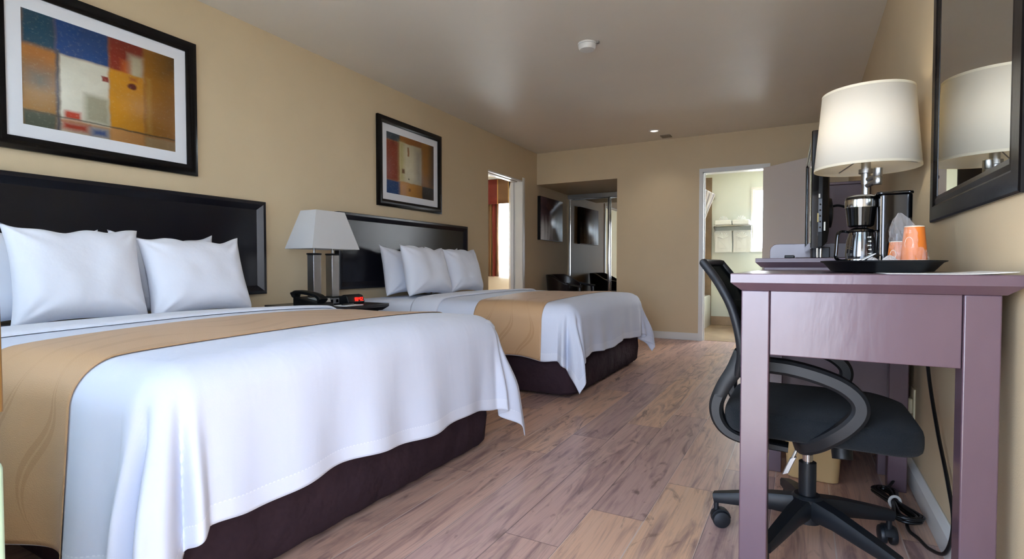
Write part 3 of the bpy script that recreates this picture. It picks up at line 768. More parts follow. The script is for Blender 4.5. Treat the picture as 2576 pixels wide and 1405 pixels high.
part('bulb', lathe(BM(), [(.012, 1.0), (.03, 1.05), (.03, 1.08), (.012, 1.1), (.001, 1.102)], (LX, LY, 0), 20), mat('opal_bulb', '#e8e6e0', .3), t)
part('crossbar', box(BM(), LX - .006, LX + .006, LY - .08, LY + .08, .995, 1.003), M_steel, t)
# alarm clock
AX, AY = -2.575, 2.565
t = thing('alarm_clock', 'black alarm clock with red digits on the nightstand', 'clock', (AX, AY, NZ))
bm = BM(); prism(bm, [(AX - .07, NZ), (AX + .01, NZ), (AX + .02, NZ + .012), (AX + .0, NZ + .056), (AX - .03, NZ + .062), (AX - .07, NZ + .05)], 'y', AY - .085, AY + .06); part('case', bm, M_blackp, t, bevel=.006)
def seg_digit(bm, x, y, z, w, h, code):
    segs = {'a': (0, h, w, h), 'd': (0, 0, w, 0), 'g': (0, h / 2, w, h / 2), 'f': (0, h / 2, 0, h), 'b': (w, h / 2, w, h), 'e': (0, 0, 0, h / 2), 'c': (w, 0, w, h / 2)}
    for s in code:
        y0, z0, y1, z1 = segs[s]; th = .0015
        box(bm, x - (z0 + z1) * .2 , x - (z0 + z1) * .2 + .002, y + min(y0, y1) - th, y + max(y0, y1) + th, z + min(z0, z1) - th, z + max(z0, z1) + th)
bm = BM()
for k, code in enumerate(('bc', 'abcdef', 'bcfg', 'abged')):
    seg_digit(bm, AX + .018, AY - .035 + k * .021 + (.004 if k > 1 else 0), NZ + .021, .011, .02, code)
for z in (.027, .036): box(bm, AX + .007, AX + .012, AY + .0055, AY + .009, NZ + z, NZ + z + .003)
part('digits', bm, M_red_led, t, 'glowing red digits')
# telephone
PX, PY = -2.62, 2.235
t = thing('telephone', 'black desk telephone with handset on the nightstand', 'telephone', (PX, PY + .03, NZ))
bm = BM(); prism(bm, [(PX - .11, NZ), (PX + .11, NZ), (PX + .11, NZ + .025), (PX - .11, NZ + .06)], 'y', PY - .04, PY + .08); part('body', bm, M_blackp, t, bevel=.006)
hs = part('handset', band(BM(), smooth_pts([(PX + .12, PY - .015, NZ + .04), (PX + .09, PY - .015, NZ + .068), (PX, PY - .015, NZ + .085), (PX - .09, PY - .015, NZ + .088), (PX - .12, PY - .015, NZ + .07)], 6), (0, 1, 0), lambda f: .05 + .012 * abs(2 * f - 1) ** 3, lambda f: .022 + .022 * abs(2 * f - 1) ** 3), M_blackp, t)
part('keypad_card', frustum(BM(), (PX - .06, PX + .09, PY + .02, PY + .075, NZ + .03), (PX - .055, PX + .085, PY + .022, PY + .072, NZ + .052)), mat('grey_card', '#a9a79f', .6), t, 'pale keypad card')
bm = BM(); tube(bm, [(PX + .10 - .02 * k / 30 + .006 * cos(k * 1.6), PY - .04 + .001 * k, NZ + .012 + .006 * sin(k * 1.6)) for k in range(40)], .0025, 6); part('coil_cord', bm, M_cord, t)
bm = BM(); box(bm, -2.56, -2.45, 2.36, 2.50, NZ, NZ + .004); single('notepad', bm, M_paper, 'white notepad on the nightstand in front of the lamp', 'notepad')
bm = BM(); cyl(bm, (-2.50, 2.37, NZ + .009), (-2.515, 2.48, NZ + .009), .0045, n=10); single('pen', bm, M_blackp, 'black pen on the white notepad', 'pen')

# ------------------------------------------------------------------ desk
DX0, DX1, DY0, DY1, DZ = -.158, .392, 1.42, 2.60, .860
t = thing('desk', 'mauve painted wooden desk with square legs against the right wall', 'desk', ((DX0 + DX1) / 2, (DY0 + DY1) / 2, 0))
bm = BM(); o = .023
L = [[bm.verts.new(p) for p in ((DX0 + i, DY0 + i, z), (DX1 - i, DY0 + i, z), (DX1 - i, DY1 - i, z), (DX0 + i, DY1 - i, z))] for i, z in ((.001, DZ), (0, DZ - .002), (0, DZ - .0225), (o, DZ - .042))]
for a, b in zip(L, L[1:]): bridge(bm, a, b)
bm.faces.new(L[0]); bm.faces.new(L[-1][::-1]); part('top', bm, M_mauve, t, ang=20)
lx = ((DX0 + .023, DX0 + .087), (DX1 - .092, DX1 - .030)); ly = ((DY0 + .024, DY0 + .088), (DY1 - .09, DY1 - .026))
for xa, xb in lx:
    for ya, yb in ly: part('leg', box(BM(), xa, xb, ya, yb, 0, DZ - .042), M_mauve, t, bevel=.003)
part('apron', box(BM(), lx[0][1] + .001, lx[1][0] - .001, DY0 + .030, DY0 + .05, .659, DZ - .042), M_mauve, t, 'end apron panel', bevel=.002)
part('apron', box(BM(), lx[0][1] + .001, lx[1][0] - .001, DY1 - .05, DY1 - .032, .664, DZ - .042), M_mauve, t, bevel=.002)
part('apron', box(BM(), lx[0][0] + .004, lx[0][0] + .022, ly[0][1], ly[1][0], .70, DZ - .042), M_mauve, t, bevel=.002)
part('apron', box(BM(), lx[1][1] - .022, lx[1][1] - .004, ly[0][1], ly[1][0], .664, DZ - .042), M_mauve, t, bevel=.002)

# ------------------------------------------------------------------ credenza beyond the desk, TV, remote
CX0, CX1, CY0, CY1, CZ = -.190, .385, 2.635, 3.74, .912
t = thing('credenza', 'mauve painted cabinet with raised end board beyond the desk', 'cabinet', ((CX0 + CX1) / 2, (CY0 + CY1) / 2, 0))
bm = BM(); o = .022
L = [[bm.verts.new(p) for p in ((CX0 + i, CY0 + i, z), (CX1, CY0 + i, z), (CX1, CY1 - i, z), (CX0 + i, CY1 - i, z))] for i, z in ((.001, CZ), (0, CZ - .002), (0, CZ - .018), (o, CZ - .04))]
for a, b in zip(L, L[1:]): bridge(bm, a, b)
bm.faces.new(L[0]); bm.faces.new(L[-1][::-1]); part('top', bm, M_mauve_d, t, ang=20)
part('cabinet_body', box(BM(), CX0 + o + .012, CX1, CY0 + o, CY1 - o, .15, CZ - .04), M_mauve_d, t, bevel=.003)
part('end_board', prism(BM(), [(CX0 + .006, CZ), (CX1, CZ), (CX1, CZ + .10), (CX0 + .05, CZ + .10), (CX0 + .03, CZ + .096), (CX0 + .012, CZ + .08), (CX0 + .006, CZ + .06)], 'y', CY1 - .04, CY1 - .02), M_mauve, t, 'upright board with rounded corner', bevel=.002)
for x in (CX0 + .05, CX1 - .1):
    for y in (CY0 + .05, CY1 - .11): part('leg', box(BM(), x, x + .06, y, y + .06, 0, .15), M_mauve_d, t, bevel=.003)
for k in range(2):
    d = part('door', box(BM(), CX0 + o - .004, CX0 + o + .013, CY0 + .05 + k * .51, CY0 + .54 + k * .51, .18, CZ - .06), M_mauve_d, t, bevel=.003)
    part('knob', lathe(BM(), [(.006, 0), (.006, .012), (.014, .018), (.012, .026), (.001, .028)], (CX0 + o - .004, CY0 + (.50 if k == 0 else .60), .6), 16, ax=(-1, 0, 0)), M_steel, d)
# television
TX, TY, TZ = .028, 2.79, .958
t = thing('television', 'black flat television seen edge on, on the cabinet beyond the desk', 'television', (TX, TY, CZ), .022)
part('bezel', frame_ring(BM(), 0, .86, TZ - CZ, TZ - CZ + .535, [(0, .03), (0, .004), (.004, 0), (.03, -.002), (.034, .006), (.034, .03)], lambda u, z, h: (h, u, z)), M_blackg, t, local=True)
part('screen', box(BM(), .006, .012, .03, .83, TZ - CZ + .03, TZ - CZ + .505), mat('dark_screen', '#0a0b0d', .06, .6), t, local=True)
bm = BM(); L = []
for n_, (x, i, k) in enumerate(((.028, .003, .003), (.048, .006, .006), (.068, .03, .03), (.078, .1, .08))):
    L.append([bm.verts.new(p) for p in ((x, i, TZ - CZ + k), (x, .86 - i, TZ - CZ + k), (x, .86 - i, TZ - CZ + .535 - k), (x, i, TZ - CZ + .535 - k))])
for a, b in zip(L, L[1:]): bridge(bm, a, b)
bm.faces.new(L[0]); bm.faces.new(L[-1][::-1])
bk = part('back_shell', bm, M_blackp, t, bevel=.003, local=True)
part('mount_boss', lathe(BM(), [(.075, 0), (.07, .018), (.04, .024), (.001, .024)], (.074, .20, .22), 32, ax=(1, 0, 0)), M_blackp, bk, local=True)
bp = part('button_strip', box(BM(), .030, .044, -.003, .003, .12, .27), mat('dark_grey_plastic', '#33383c', .4), t, 'grey strip of buttons', local=True)
for k in range(5): part('button', cyl(BM(), (.037, -.005, .14 + k * .026), (.037, .0, .14 + k * .026), .004, n=10), M_blackg, bp, local=True)
part('sticker', box(BM(), .052, .058, -.001, .004, .125, .165), M_label, t, 'white sticker', local=True)
part('sticker', box(BM(), .030, .036, -.004, .002, .275, .292), M_label, t, 'white sticker', local=True)
part('sticker', box(BM(), .026, .031, -.003, .002, .165, .205), M_yel, t, 'yellow sticker', local=True)
part('stand_neck', box(BM(), .01, .085, .12, .30, .001, .055), M_blackp, t, bevel=.004, local=True)
for x in (.032, .047): part('stand_pin', cyl(BM(), (x, .115, .002), (x, .115, .05), .006, n=14), M_chrome, t, local=True)
part('stand_base', box(BM(), -.06, .16, .10, .56, 0, .006), M_blackg, t, bevel=.003, local=True)
t.rotation_euler = (0, 0, .022)
single('remote_control', box(BM(), -.075, -.035, 2.72, 2.88, CZ, CZ + .014), M_blackp, 'black remote control on the cabinet in front of the television', 'remote control', bevel=.004)
bm = BM(); tube(bm, smooth_pts([(.105, 3.0, 1.16), (.15, 2.98, 1.165), (.20, 2.95, 1.13), (.215, 2.93, 1.05), (.215, 2.93, .96), (.22, 2.96, .918)], 8), .006, 10); single('cable', bm, M_cord, 'black cable looping from the back of the television to the cabinet', 'cable')

# tall cabinet behind the TV
AX0, AX1, AY0, AY1, AZ = .03, XR - .006, 4.35, 4.95, 1.46
t = thing('wardrobe', 'tall dark mauve wardrobe behind the television', 'wardrobe', ((AX0 + AX1) / 2, (AY0 + AY1) / 2, 0))
part('cabinet_body', box(BM(), AX0 + .02, AX1, AY0, AY1, .05, AZ - .02), M_mauve_d, t, bevel=.003)
part('top', box(BM(), AX0 - .005, AX1, AY0 - .01, AY1 + .01, AZ - .02, AZ), M_mauve_d, t, bevel=.004)
part('plinth', box(BM(), AX0 + .04, AX1 - .01, AY0 + .02, AY1 - .02, 0, .05), M_mauve_d, t)
for k in range(2):
    d = part('door', box(BM(), AX0 + .002, AX0 + .021, AY0 + .01 + k * .295, AY0 + .295 + k * .295, .07, AZ - .03), M_mauve_d, t, bevel=.003)
    part('knob', lathe(BM(), [(.006, 0), (.006, .012), (.014, .018), (.001, .028)], (AX0 + .002, AY0 + (.26 if k == 0 else .34), .9), 16, ax=(-1, 0, 0)), M_steel, d)

# ------------------------------------------------------------------ desk lamp
GX, GY = .207, 2.45
t = thing('desk_lamp', 'brushed nickel swing arm lamp with cream drum shade on the desk', 'lamp', (GX, GY, DZ))
part('base', lathe(BM(), [(.085, 0), (.085, .012), (.07, .02), (.012, .026), (.001, .026)], (GX, GY, DZ), 40), M_steel, t)
part('pole', cyl(BM(), (GX, GY, DZ + .02), (GX, GY, 1.19), .0125), M_steel, t)
part('pole', cyl(BM(), (GX, GY, 1.19), (GX, GY, 1.30), .0155), M_steel, t, 'upper stem')
part('collar', lathe(BM(), [(.018, 1.232), (.024, 1.233), (.024, 1.248), (.018, 1.249)], (GX, GY, 0), 28), M_steel, t)
part('swing_arm', cyl(BM(), (GX, GY, 1.207), (GX + .032, GY - .06, 1.213), .009), M_steel, t)
part('swing_arm', cyl(BM(), (GX, GY, 1.183), (GX + .032, GY - .06, 1.195), .009), M_steel, t)
part('arm_joint', lathe(BM(), [(.013, 1.180), (.0145, 1.182), (.0145, 1.208), (.013, 1.210), (.0145, 1.212), (.0145, 1.24), (.012, 1.243), (.001, 1.243)], (GX + .032, GY - .06, 0), 24), M_steel, t)
bm = BM(); lathe(bm, [(.173, 1.25), (.149, 1.535)], (GX, GY, 0), 72, False, False); part('lamp_shade', bm, M_shade, t, 'cream fabric drum shade', solid=.002)
for z, r in ((1.251, .1735), (1.5335, .1497)):
    part('shade_rim', lathe(BM(), [(r - .003, z - .003), (r + .0012, z - .003), (r + .0008, z + .006), (r - .003, z + .006)], (GX, GY, 0), 72, False, False), cloth_trans('shade_trim', '#f6eed8', .3), t)
part('bulb', lathe(BM(), [(.013, 1.30), (.028, 1.34), (.03, 1.37), (.016, 1.40), (.001, 1.405)], (GX, GY, 0), 20), MATS['opal_bulb'], t)
bm = BM()
for a in (0, 2.1, 4.2): cyl(bm, (GX, GY, 1.302), (GX + .16 * cos(a), GY + .16 * sin(a), 1.262), .0022, n=8)
part('spider', bm, M_steel, t)

# ------------------------------------------------------------------ tray with coffee things
QX, QY = .193, 1.885
def se(a, ax, ay, n=2.6): c, s = cos(a), sin(a); return (math.copysign(abs(c) ** (2 / n), c) * ax, math.copysign(abs(s) ** (2 / n), s) * ay)
t = thing('serving_tray', 'black oval serving tray on the near half of the desk', 'tray', (QX, QY, DZ))
bm = BM(); L = []
for ax, ay, z in ((.112, .24, .003), (.118, .246, .003), (.138, .268, .027), (.146, .276, .030), (.147, .277, .033), (.137, .266, .030), (.116, .244, .008), (.108, .236, .006)):
    L.append([bm.verts.new((QX + se(2 * pi * k / 72, ax, ay)[0], QY + se(2 * pi * k / 72, ax, ay)[1], DZ + z)) for k in range(72)])
for a, b in zip(L, L[1:]): bridge(bm, a, b)
bm.faces.new(L[0][::-1]); bm.faces.new(L[-1]); part('dish', bm, M_blackp, t)
for k in range(4):
    a = pi / 4 + k * pi / 2; part('foot', cyl(BM(), (QX + .085 * cos(a), QY + .19 * sin(a), DZ), (QX + .085 * cos(a), QY + .19 * sin(a), DZ + .004), .012, n=12), M_blackp, t)
# coffee maker (basket and carafe to the left, tank to the right)
KX, KY, KZ = .184, 2.0, DZ + .006
t = thing('coffee_maker', 'black coffee maker with glass carafe on the tray', 'coffee maker', (KX, KY, KZ))
def kprism(x0, x1, y0, y1, z0, z1, r, m, n, lab=None, bev=.004):
    bm = BM(); prism(bm, rrect(x1 - x0, y1 - y0, r, 6, (x0 + x1) / 2, (y0 + y1) / 2), 'z', z0, z1); return part(n, bm, m, t, lab, bevel=bev)
kprism(.196, .280, 1.925, 2.075, KZ, 1.092, .014, M_blackg, 'water_tank')
kprism(.190, .282, 1.92, 2.08, 1.090, 1.100, .014, M_blackg, 'tank_lid')
part('tank_seam', box(BM(), .200, .203, 1.921, 1.926, KZ + .01, 1.085), M_chrome, t, 'chrome edge strip')
kprism(.115, .27, 1.925, 2.075, KZ, KZ + .022, .06, M_blackg, 'hot_plate')
BX, BR = .156, .043
part('filter_basket', lathe(BM(), [(.030, .998), (.036, 1.003), (.041, 1.05), (.0425, 1.06)], (BX, KY - .03, 0), 40), M_blackg, t)
part('basket_band', lathe(BM(), [(.0432, 1.058), (.0436, 1.06), (.0436, 1.080), (.0432, 1.082)], (BX, KY - .03, 0), 40), M_chrome, t, 'chrome band')
part('basket_lid', lathe(BM(), [(.0432, 1.082), (.041, 1.09), (.028, 1.0965), (.001, 1.098)], (BX, KY - .03, 0), 40), M_blackg, t)
part('brew_head', box(BM(), .165, .20, 1.955, 2.06, .985, 1.06), M_blackg, t, bevel=.003)
c = part('carafe', lathe(BM(), [(.034, .892), (.040, .897), (.0415, .915), (.038, .955), (.033, .975), (.032, .984)], (BX, KY - .03, 0), 40, True, False), M_carafe, t, 'clear glass carafe')
part('carafe_band', lathe(BM(), [(.0345, .888), (.0405, .889), (.0412, .898), (.0405, .9)], (BX, KY - .03, 0), 40), M_chrome, c)
part('carafe_lid', lathe(BM(), [(.034, .982), (.036, .984), (.034, .99), (.02, .996), (.001, .996)], (BX, KY - .03, 0), 32), M_blackg, c)
part('carafe_handle', band(BM(), smooth_pts([(BX - .034, KY - .055, .982), (BX - .055, KY - .075, .984), (BX - .064, KY - .084, .972), (BX - .067, KY - .087, .93), (BX - .068, KY - .088, .905), (BX - .058, KY - .078, .896), (BX - .038, KY - .058, .896)], 6), (.6, -.8, 0), .010, .007), M_blackg, c)
bm = BM()
for k in range(6):
    a = radians(-62); r = .0412 - abs(.915 - (.90 + .013 * k)) * .05
    px, py = BX + r * cos(a), KY - .03 + r * sin(a)
    box(bm, px - (.004 if k % 2 else .002), px + .002, py - .001, py + .0005, .902 + .0125 * k, .9045 + .0125 * k)
    if k: box(bm, px + .003, px + .0055, py - .001, py + .001, .901 + .0125 * k, .9055 + .0125 * k)
part('cup_marks', bm, M_label, c, 'white measuring marks')
# paper cups upside down in plastic wrap
def cup(cx, cy, z0, s, label):
    t = thing('paper_cup', label, 'cup', (cx, cy, z0), 0, 'wrapped paper cups')
    part('cup_body', lathe(BM(), [(.0300 * s, .0025), (.0285 * s, .028 * s), (.0225 * s, .094 * s), (.021 * s, .094 * s), (.021 * s, .088 * s), (.001, .088 * s)], (cx, cy, z0), 44, False), M_orange, t, 'orange printed wall')
    part('rim', lathe(BM(), [(.0300 * s, 0), (.0318 * s, .001), (.0318 * s, .0045), (.0300 * s, .005)], (cx, cy, z0), 44, False, False), M_cream, t, 'cream rolled rim')
    part('foot_ring', lathe(BM(), [(.0224 * s, .093 * s), (.0230 * s, .095 * s), (.0215 * s, .0965 * s), (.0205 * s, .094 * s)], (cx, cy, z0), 44, False, False), M_cream, t, 'cream base ring')
    bm = BM()
    for k in range(26):
        f = k / 25; a = radians(-150 + 75 * f); zz = (.035 + .014 * sin(5 * f)) * s; r = .0302 * s - zz * .075
        a2 = radians(-150 + 75 * (k + 1) / 25) if k < 25 else a
    w = .0018
    tube(bm, [(cx + (.0290 * s - (.030 * s + .004 * sin(9 * i / 24)) * .085) * cos(radians(-160 + 100 * i / 24)), cy + (.0290 * s - (.030 * s + .004 * sin(9 * i / 24)) * .085) * sin(radians(-160 + 100 * i / 24)), z0 + .030 * s + .004 * sin(9 * i / 24)) for i in range(25)], .0012, 6)
    tube(bm, [(cx + (.0285 * s - (.05 + .016 * cos(i / 4)) * s * .083 + .0012) * cos(radians(-125 + 22 * sin(i / 4))), cy + (.0285 * s - (.05 + .016 * cos(i / 4)) * s * .083 + .0012) * sin(radians(-125 + 22 * sin(i / 4))), z0 + (.05 + .016 * cos(i / 4)) * s) for i in range(26)], .0011, 6)
    part('print', bm, M_cream, t, 'cream swirl print')
    return t
TZ0 = DZ + .008
cup(.2635, 1.79, TZ0, 1.0, 'orange paper cup upside down, lower of the two stacked by the wall')
cup(.2635, 1.79, TZ0 + .022, 1.0, 'orange paper cup upside down, upper of the two stacked by the wall')
cup(.237, 1.875, TZ0, .84, 'orange paper cup upside down behind the stacked pair')
def crumple(cx, cy, z0, rx, ry, h, seed, tw=.0, lean=0, n=26, m=16, prof_=None):
    r = random.Random(seed); bm = BM()
    def f(a, b):
        th = 2 * pi * a; k = prof_(b) if prof_ else (1 - b) ** .6
        nz = noise.noise(Vector((cos(th) * 2.2 + seed, sin(th) * 2.2, b * 5))) * .30 + .34 * noise.noise(Vector((cos(th) * 6 + seed, sin(th) * 6, b * 13)))
        return Vector((cx + lean * b + rx * k * (1 + nz * .55) * cos(th + tw * b), cy + ry * k * (1 + nz * .55) * sin(th + tw * b), z0 + h * b + .004 * nz))
    grid(bm, n * 2, m, f); return bm
bm = crumple(.262, 1.80, TZ0 + .001, .040, .05, .155, 5, .6, -.03, prof_=lambda b: 1.0 - .22 * b if b < .72 else (.84 - (b - .72) * 2.6))
single('plastic_wrap', bm, M_bag, 'clear plastic wrap around the orange paper cups', 'plastic wrap', ang=12)
for i, (x, y, s, lab) in enumerate(((.165, 1.735, 1.0, 'clear wrapped condiment packet on the tray, left of the cups'), (.205, 1.75, 1.15, 'clear wrapped condiment packet on the tray, right beside the cups'))):
    bm = crumple(x, y, TZ0, .03 * s, .035, .034 * s, 11 + i, .8)
    single('condiment_packet', bm, mat('crinkled_clear_pack', '#e0dcd8', .15, .7, alpha=.6), lab, 'packet', 'condiment packets', ang=10)
t = thing('card_folder', 'black folded card leaning on the coffee maker on the tray', 'card', (.15, 1.80, TZ0))
bm = BM(); prism(bm, [(.105, TZ0), (.113, TZ0), (.192, TZ0 + .040), (.186, TZ0 + .044)], 'y', 1.80, 1.90); part('cover', bm, M_blackg, t, bevel=.001)
bm = BM(); prism(bm, [(.102, TZ0 + .001), (.104, TZ0), (.180, TZ0 + .0445), (.178, TZ0 + .046)], 'y', 1.802, 1.898); part('inner_sheet', bm, M_paper, t, 'white inner sheet')
# long paper sheet on the desk
bm = BM(); grid(bm, 20, 6, lambda a, b: Vector((.165 + .215 * a, 1.435 + .28 * b - .02 * a, DZ + .001 + .012 * max(0, a - .55) ** 1.8 * 2)))
single('paper_sheet', bm, M_paper, 'white paper sheet with a curling edge at the near right corner of the desk', 'paper', solid=.0006)

# ------------------------------------------------------------------ wall mirror
t = thing('wall_mirror', 'large black framed mirror on the right wall above the desk', 'mirror', (XR, 1.84, 1.024))
MY0, MY1, MZ0, MZ1 = 1.468, 2.358, 1.030, 2.12
part('frame', frame_ring(BM(), MY0, MY1, MZ0, MZ1, [(0, .001), (0, .009), (.006, .0115), (.050, .012), (.056, .008), (.070, .0095), (.084, .006), (.084, .001)], lambda u, z, h: (XR - h, u, z)), M_black_frame, t, ang=18)
part('mirror_glass', box(BM(), XR - .005, XR - .001, MY0 + .07, MY1 - .07, MZ0 + .07, MZ1 - .07), M_mirror, t)

# ------------------------------------------------------------------ office chair
OX, OY = .02, 1.87
t = thing('office_chair', 'black mesh back office chair with loop arms tucked under the desk', 'office chair', (OX, OY, 0))
hub = part('base_hub', lathe(BM(), [(.020, .085), (.040, .09), (.043, .165), (.036, .172), (.001, .172)], (OX, OY, 0), 32), M_base, t)
for k in range(5):
    a = radians(104 + 72 * k); dx, dy = cos(a), sin(a)
    ex, ey = OX + .268 * dx, OY + .268 * dy
    bm = BM()
    band(bm, [(OX + .025 * dx, OY + .025 * dy, .135), (OX + .1 * dx, OY + .1 * dy, .130), (OX + .2 * dx, OY + .2 * dy, .112), (OX + .275 * dx, OY + .275 * dy, .098)], (-dy, dx, 0), lambda f: .052 - .018 * f, lambda f: .062 - .032 * f)
    leg = part('leg', bm, M_base, t, 'star base leg')
    cyl_b = BM(); cyl(cyl_b, (ex, ey, .05), (ex, ey, .095), .008, n=12); part('caster_stem', cyl_b, M_base, leg)
    ca = a + .7 + k * 1.3; wx_, wy_ = cos(ca), sin(ca)
    ox_, oy_ = -wy_ * .014, wx_ * .014
    cs = BM()
    for sg in (-1, 1):
        c0 = Vector((ex + ox_ + wx_ * sg * .006, ey + oy_ + wy_ * sg * .006, .029)); c1 = c0 + Vector((wx_ * sg * .020, wy_ * sg * .020, 0))
        lathe(cs, [(.027, 0), (.029, .003), (.029, .011), (.026, .017), (.014, .020), (.001, .0205)], c0, 24, ax=(wx_ * sg, wy_ * sg, 0))
    part('caster', cs, M_base, leg, 'twin wheel caster')
    bm = BM(); lathe(bm, [(.031, -.013), (.032, 0), (.031, .013)], (ex + ox_, ey + oy_, .031), 20, ax=(wx_, wy_, 0))
    bmesh.ops.bisect_plane(bm, geom=bm.verts[:] + bm.edges[:] + bm.faces[:], plane_co=(0, 0, .034), plane_no=(0, 0, 1), clear_inner=True)
    part('caster_hood', bm, M_base, leg)
part('column_sleeve', cyl(BM(), (OX, OY, .15), (OX, OY, .272), .0245), M_base, t)
part('gas_lift', cyl(BM(), (OX, OY, .27), (OX, OY, .375), .0145), M_chrome, t, 'chrome gas lift')
for z in (.297, .325): part('lift_ring', cyl(BM(), (OX, OY, z), (OX, OY, z + .003), .0150), M_blackp, t)
part('seat_plate', box(BM(), OX - .10, OX + .10, OY - .085, OY + .085, .352, .40), M_blackp, t, bevel=.008)
# seat cushion
bm = BM(); L = []
SX0, SX1, SY0, SY1 = -.205, .285, 1.628, 2.105
for ins, z in ((.10, .388), (.025, .39), (.004, .398), (0, .41), (.0, .45), (.005, .462), (.03, .470), (.12, .475), (.2, .470)):
    r = max(.02, .10 - ins * .3)
    L.append([bm.verts.new((x, y, z - .010 * sm((x - .16) / .13) - .012 * (1 if ins > .03 and z > .44 else 0) * 0)) for x, y in rrect(SX1 - SX0 - 2 * ins, SY1 - SY0 - 2 * ins, r, 8, (SX0 + SX1) / 2, (SY0 + SY1) / 2)])
for a, b in zip(L, L[1:]): bridge(bm, a, b)
bm.faces.new(L[0][::-1]); bm.faces.new(L[-1]); part('seat', bm, M_seat, t, 'black fabric seat cushion', sub=1)
# back: curved frame with mesh
def backc(f):                           # side profile, f 0 bottom .. 1 top -> (x,z)
    P = [(-.163, .56), (-.153, .615), (-.157, .675), (-.178, .755), (-.215, .825), (-.262, .888)]
    i = f * (len(P) - 1); k = min(int(i), len(P) - 2); g = i - k
    q = smooth_pts([(x, 0, z) for x, z in P], 8); v = q[min(int(round(f * (len(q) - 1))), len(q) - 1)]
    return v.x, v.z
def bwid(f): return .205 + .025 * sin(pi * min(1, f * 1.1)) - .02 * max(0, f - .8) * 5 * .5
YC = OY
bm = BM(); grid(bm, 24, 24, lambda a, b: Vector((backc(b)[0] - .03 * (1 - (2 * a - 1) ** 2) * (.5 + .5 * sin(pi * b)), YC + (2 * a - 1) * bwid(b), backc(b)[1])))
part('backrest_mesh', bm, M_meshback, t, 'black mesh panel', solid=.003)
pts = [Vector((backc(i / 20)[0], YC - bwid(i / 20), backc(i / 20)[1])) for i in range(21)]
top = [Vector((backc(1)[0] - .03 * (1 - u * u) * .5, YC + u * bwid(1), backc(1)[1])) for u in [-.9 + 1.8 * i / 12 for i in range(13)]]
pts2 = [Vector((p.x, 2 * YC - p.y, p.z)) for p in pts][::-1]
bm = BM(); tube(bm, pts + top + pts2, .0125, 10); part('backrest_frame', bm, M_arm, t, 'curved black back frame')
for sy in (-1, 1):
    y = YC + sy * .19
    bm = BM(); band(bm, smooth_pts([(-.150, y, .625), (-.172, y, .575), (-.203, y, .52), (-.222, y, .465), (-.213, y, .418), (-.180, y, .386), (-.12, y, .372), (-.03, y, .366)], 8), (0, 1, 0), lambda f: .05, lambda f: .05 - .03 * f)
    part('back_bracket', bm, M_blackp, t, 'curved lower back bracket')
    ya = YC + sy * .255
    bm = BM(); band(bm, smooth_pts([(-.155, ya - sy * .03, .605), (-.10, ya, .607), (-.03, ya, .603), (.04, ya, .588), (.095, ya, .566), (.128, ya, .535), (.132, ya, .50), (.108, ya, .462), (.07, ya - sy * .01, .425), (.035, ya - sy * .03, .395), (.0, ya - sy * .06, .375), (-.02, ya - sy * .12, .368)], 8), (0, 1, 0), lambda f: .048 if f < .75 else .048 - .06 * (f - .75), lambda f: .040)
    part('armrest', bm, M_arm, t, 'loop armrest', ang=22)
bm = BM(); tube(bm, smooth_pts([(OX - .02, OY - .06, .372), (OX - .024, OY - .10, .365), (OX - .028, OY - .115, .345), (OX - .040, OY - .118, .312)], 5), .0045, 10)
lv = part('lever', bm, M_chrome, t, 'chrome height lever')
bm = BM(); band(bm, [(OX - .038, OY - .118, .316), (OX - .048, OY - .118, .292), (OX - .058, OY - .118, .266)], (1, 0, .4), .019, .010); part('paddle', bm, M_steel, lv)
part('tension_knob', cyl(BM(), (OX + .085, OY - .0, .39), (OX + .09, OY - .03, .305), .030, .027, n=28), M_blackp, t)

# ------------------------------------------------------------------ under the desk: bin, cord, outlet
t = thing('waste_bin', 'beige plastic waste bin on the floor under the desk', 'bin', (.045, 2.54, 0))
bm = BM(); L = []
for k, (w, d, z) in enumerate(((.17, .13, .0), (.185, .14, .004), (.215, .165, .24), (.225, .175, .243), (.225, .175, .25), (.208, .158, .25), (.18, .135, .012))):
    L.append([bm.verts.new((x, y, z)) for x, y in rrect(w, d, .03, 6, .045, 2.54)])
for a, b in zip(L, L[1:]): bridge(bm, a, b)
bm.faces.new(L[0][::-1]); bm.faces.new(L[-1]); part('bucket', bm, M_beige, t)
t = thing('power_cord', 'black power cord hanging down the right wall to a tied coil on the floor', 'cord', (.33, 2.2, 0))
bm = BM()
tube(bm, smooth_pts([(.365, 2.25, .76), (.368, 2.24, .62), (.372, 2.2, .50), (.378, 2.1, .36), (.383, 1.98, .24), (.382, 1.90, .15), (.372, 1.93, .05), (.352, 2.02, .012), (.335, 2.09, .008), (.316, 2.14, .010), (.318, 2.21, .022)], 8), .0055, 10); part('hanging_lead', bm, M_cord, t)
bm = BM(); r = random.Random(4)
c0, c1 = Vector((.272, 2.43, .014)), Vector((.325, 2.17, .014)); dr = (c1 - c0); sd = Vector((dr.y, -dr.x, 0)).normalized()
pts = []
for k in range(9):
    wv = .012 + .004 * (k % 4); zz = .008 + .0075 * (k // 3) + r.uniform(0, .004)
    e0 = -.02 * r.random(); e1 = 1 + .05 * r.random()
    for f, s in ((e0 + .10, -1.6), (.32, -1), (.5, -.35), (.7, -1), (e1 - .08, -1.8), (e1, 0), (e1 - .08, 1.8), (.7, 1), (.5, .35), (.32, 1), (e0 + .10, 1.6), (e0, 0)):
        pts.append(c0 + dr * f + sd * (s * wv) + Vector((0, 0, zz)))
tube(bm, smooth_pts(pts, 4), .0042, 8); part('coil', bm, M_cord, t, 'tied coil of cord')
mid = c0 + dr * .5
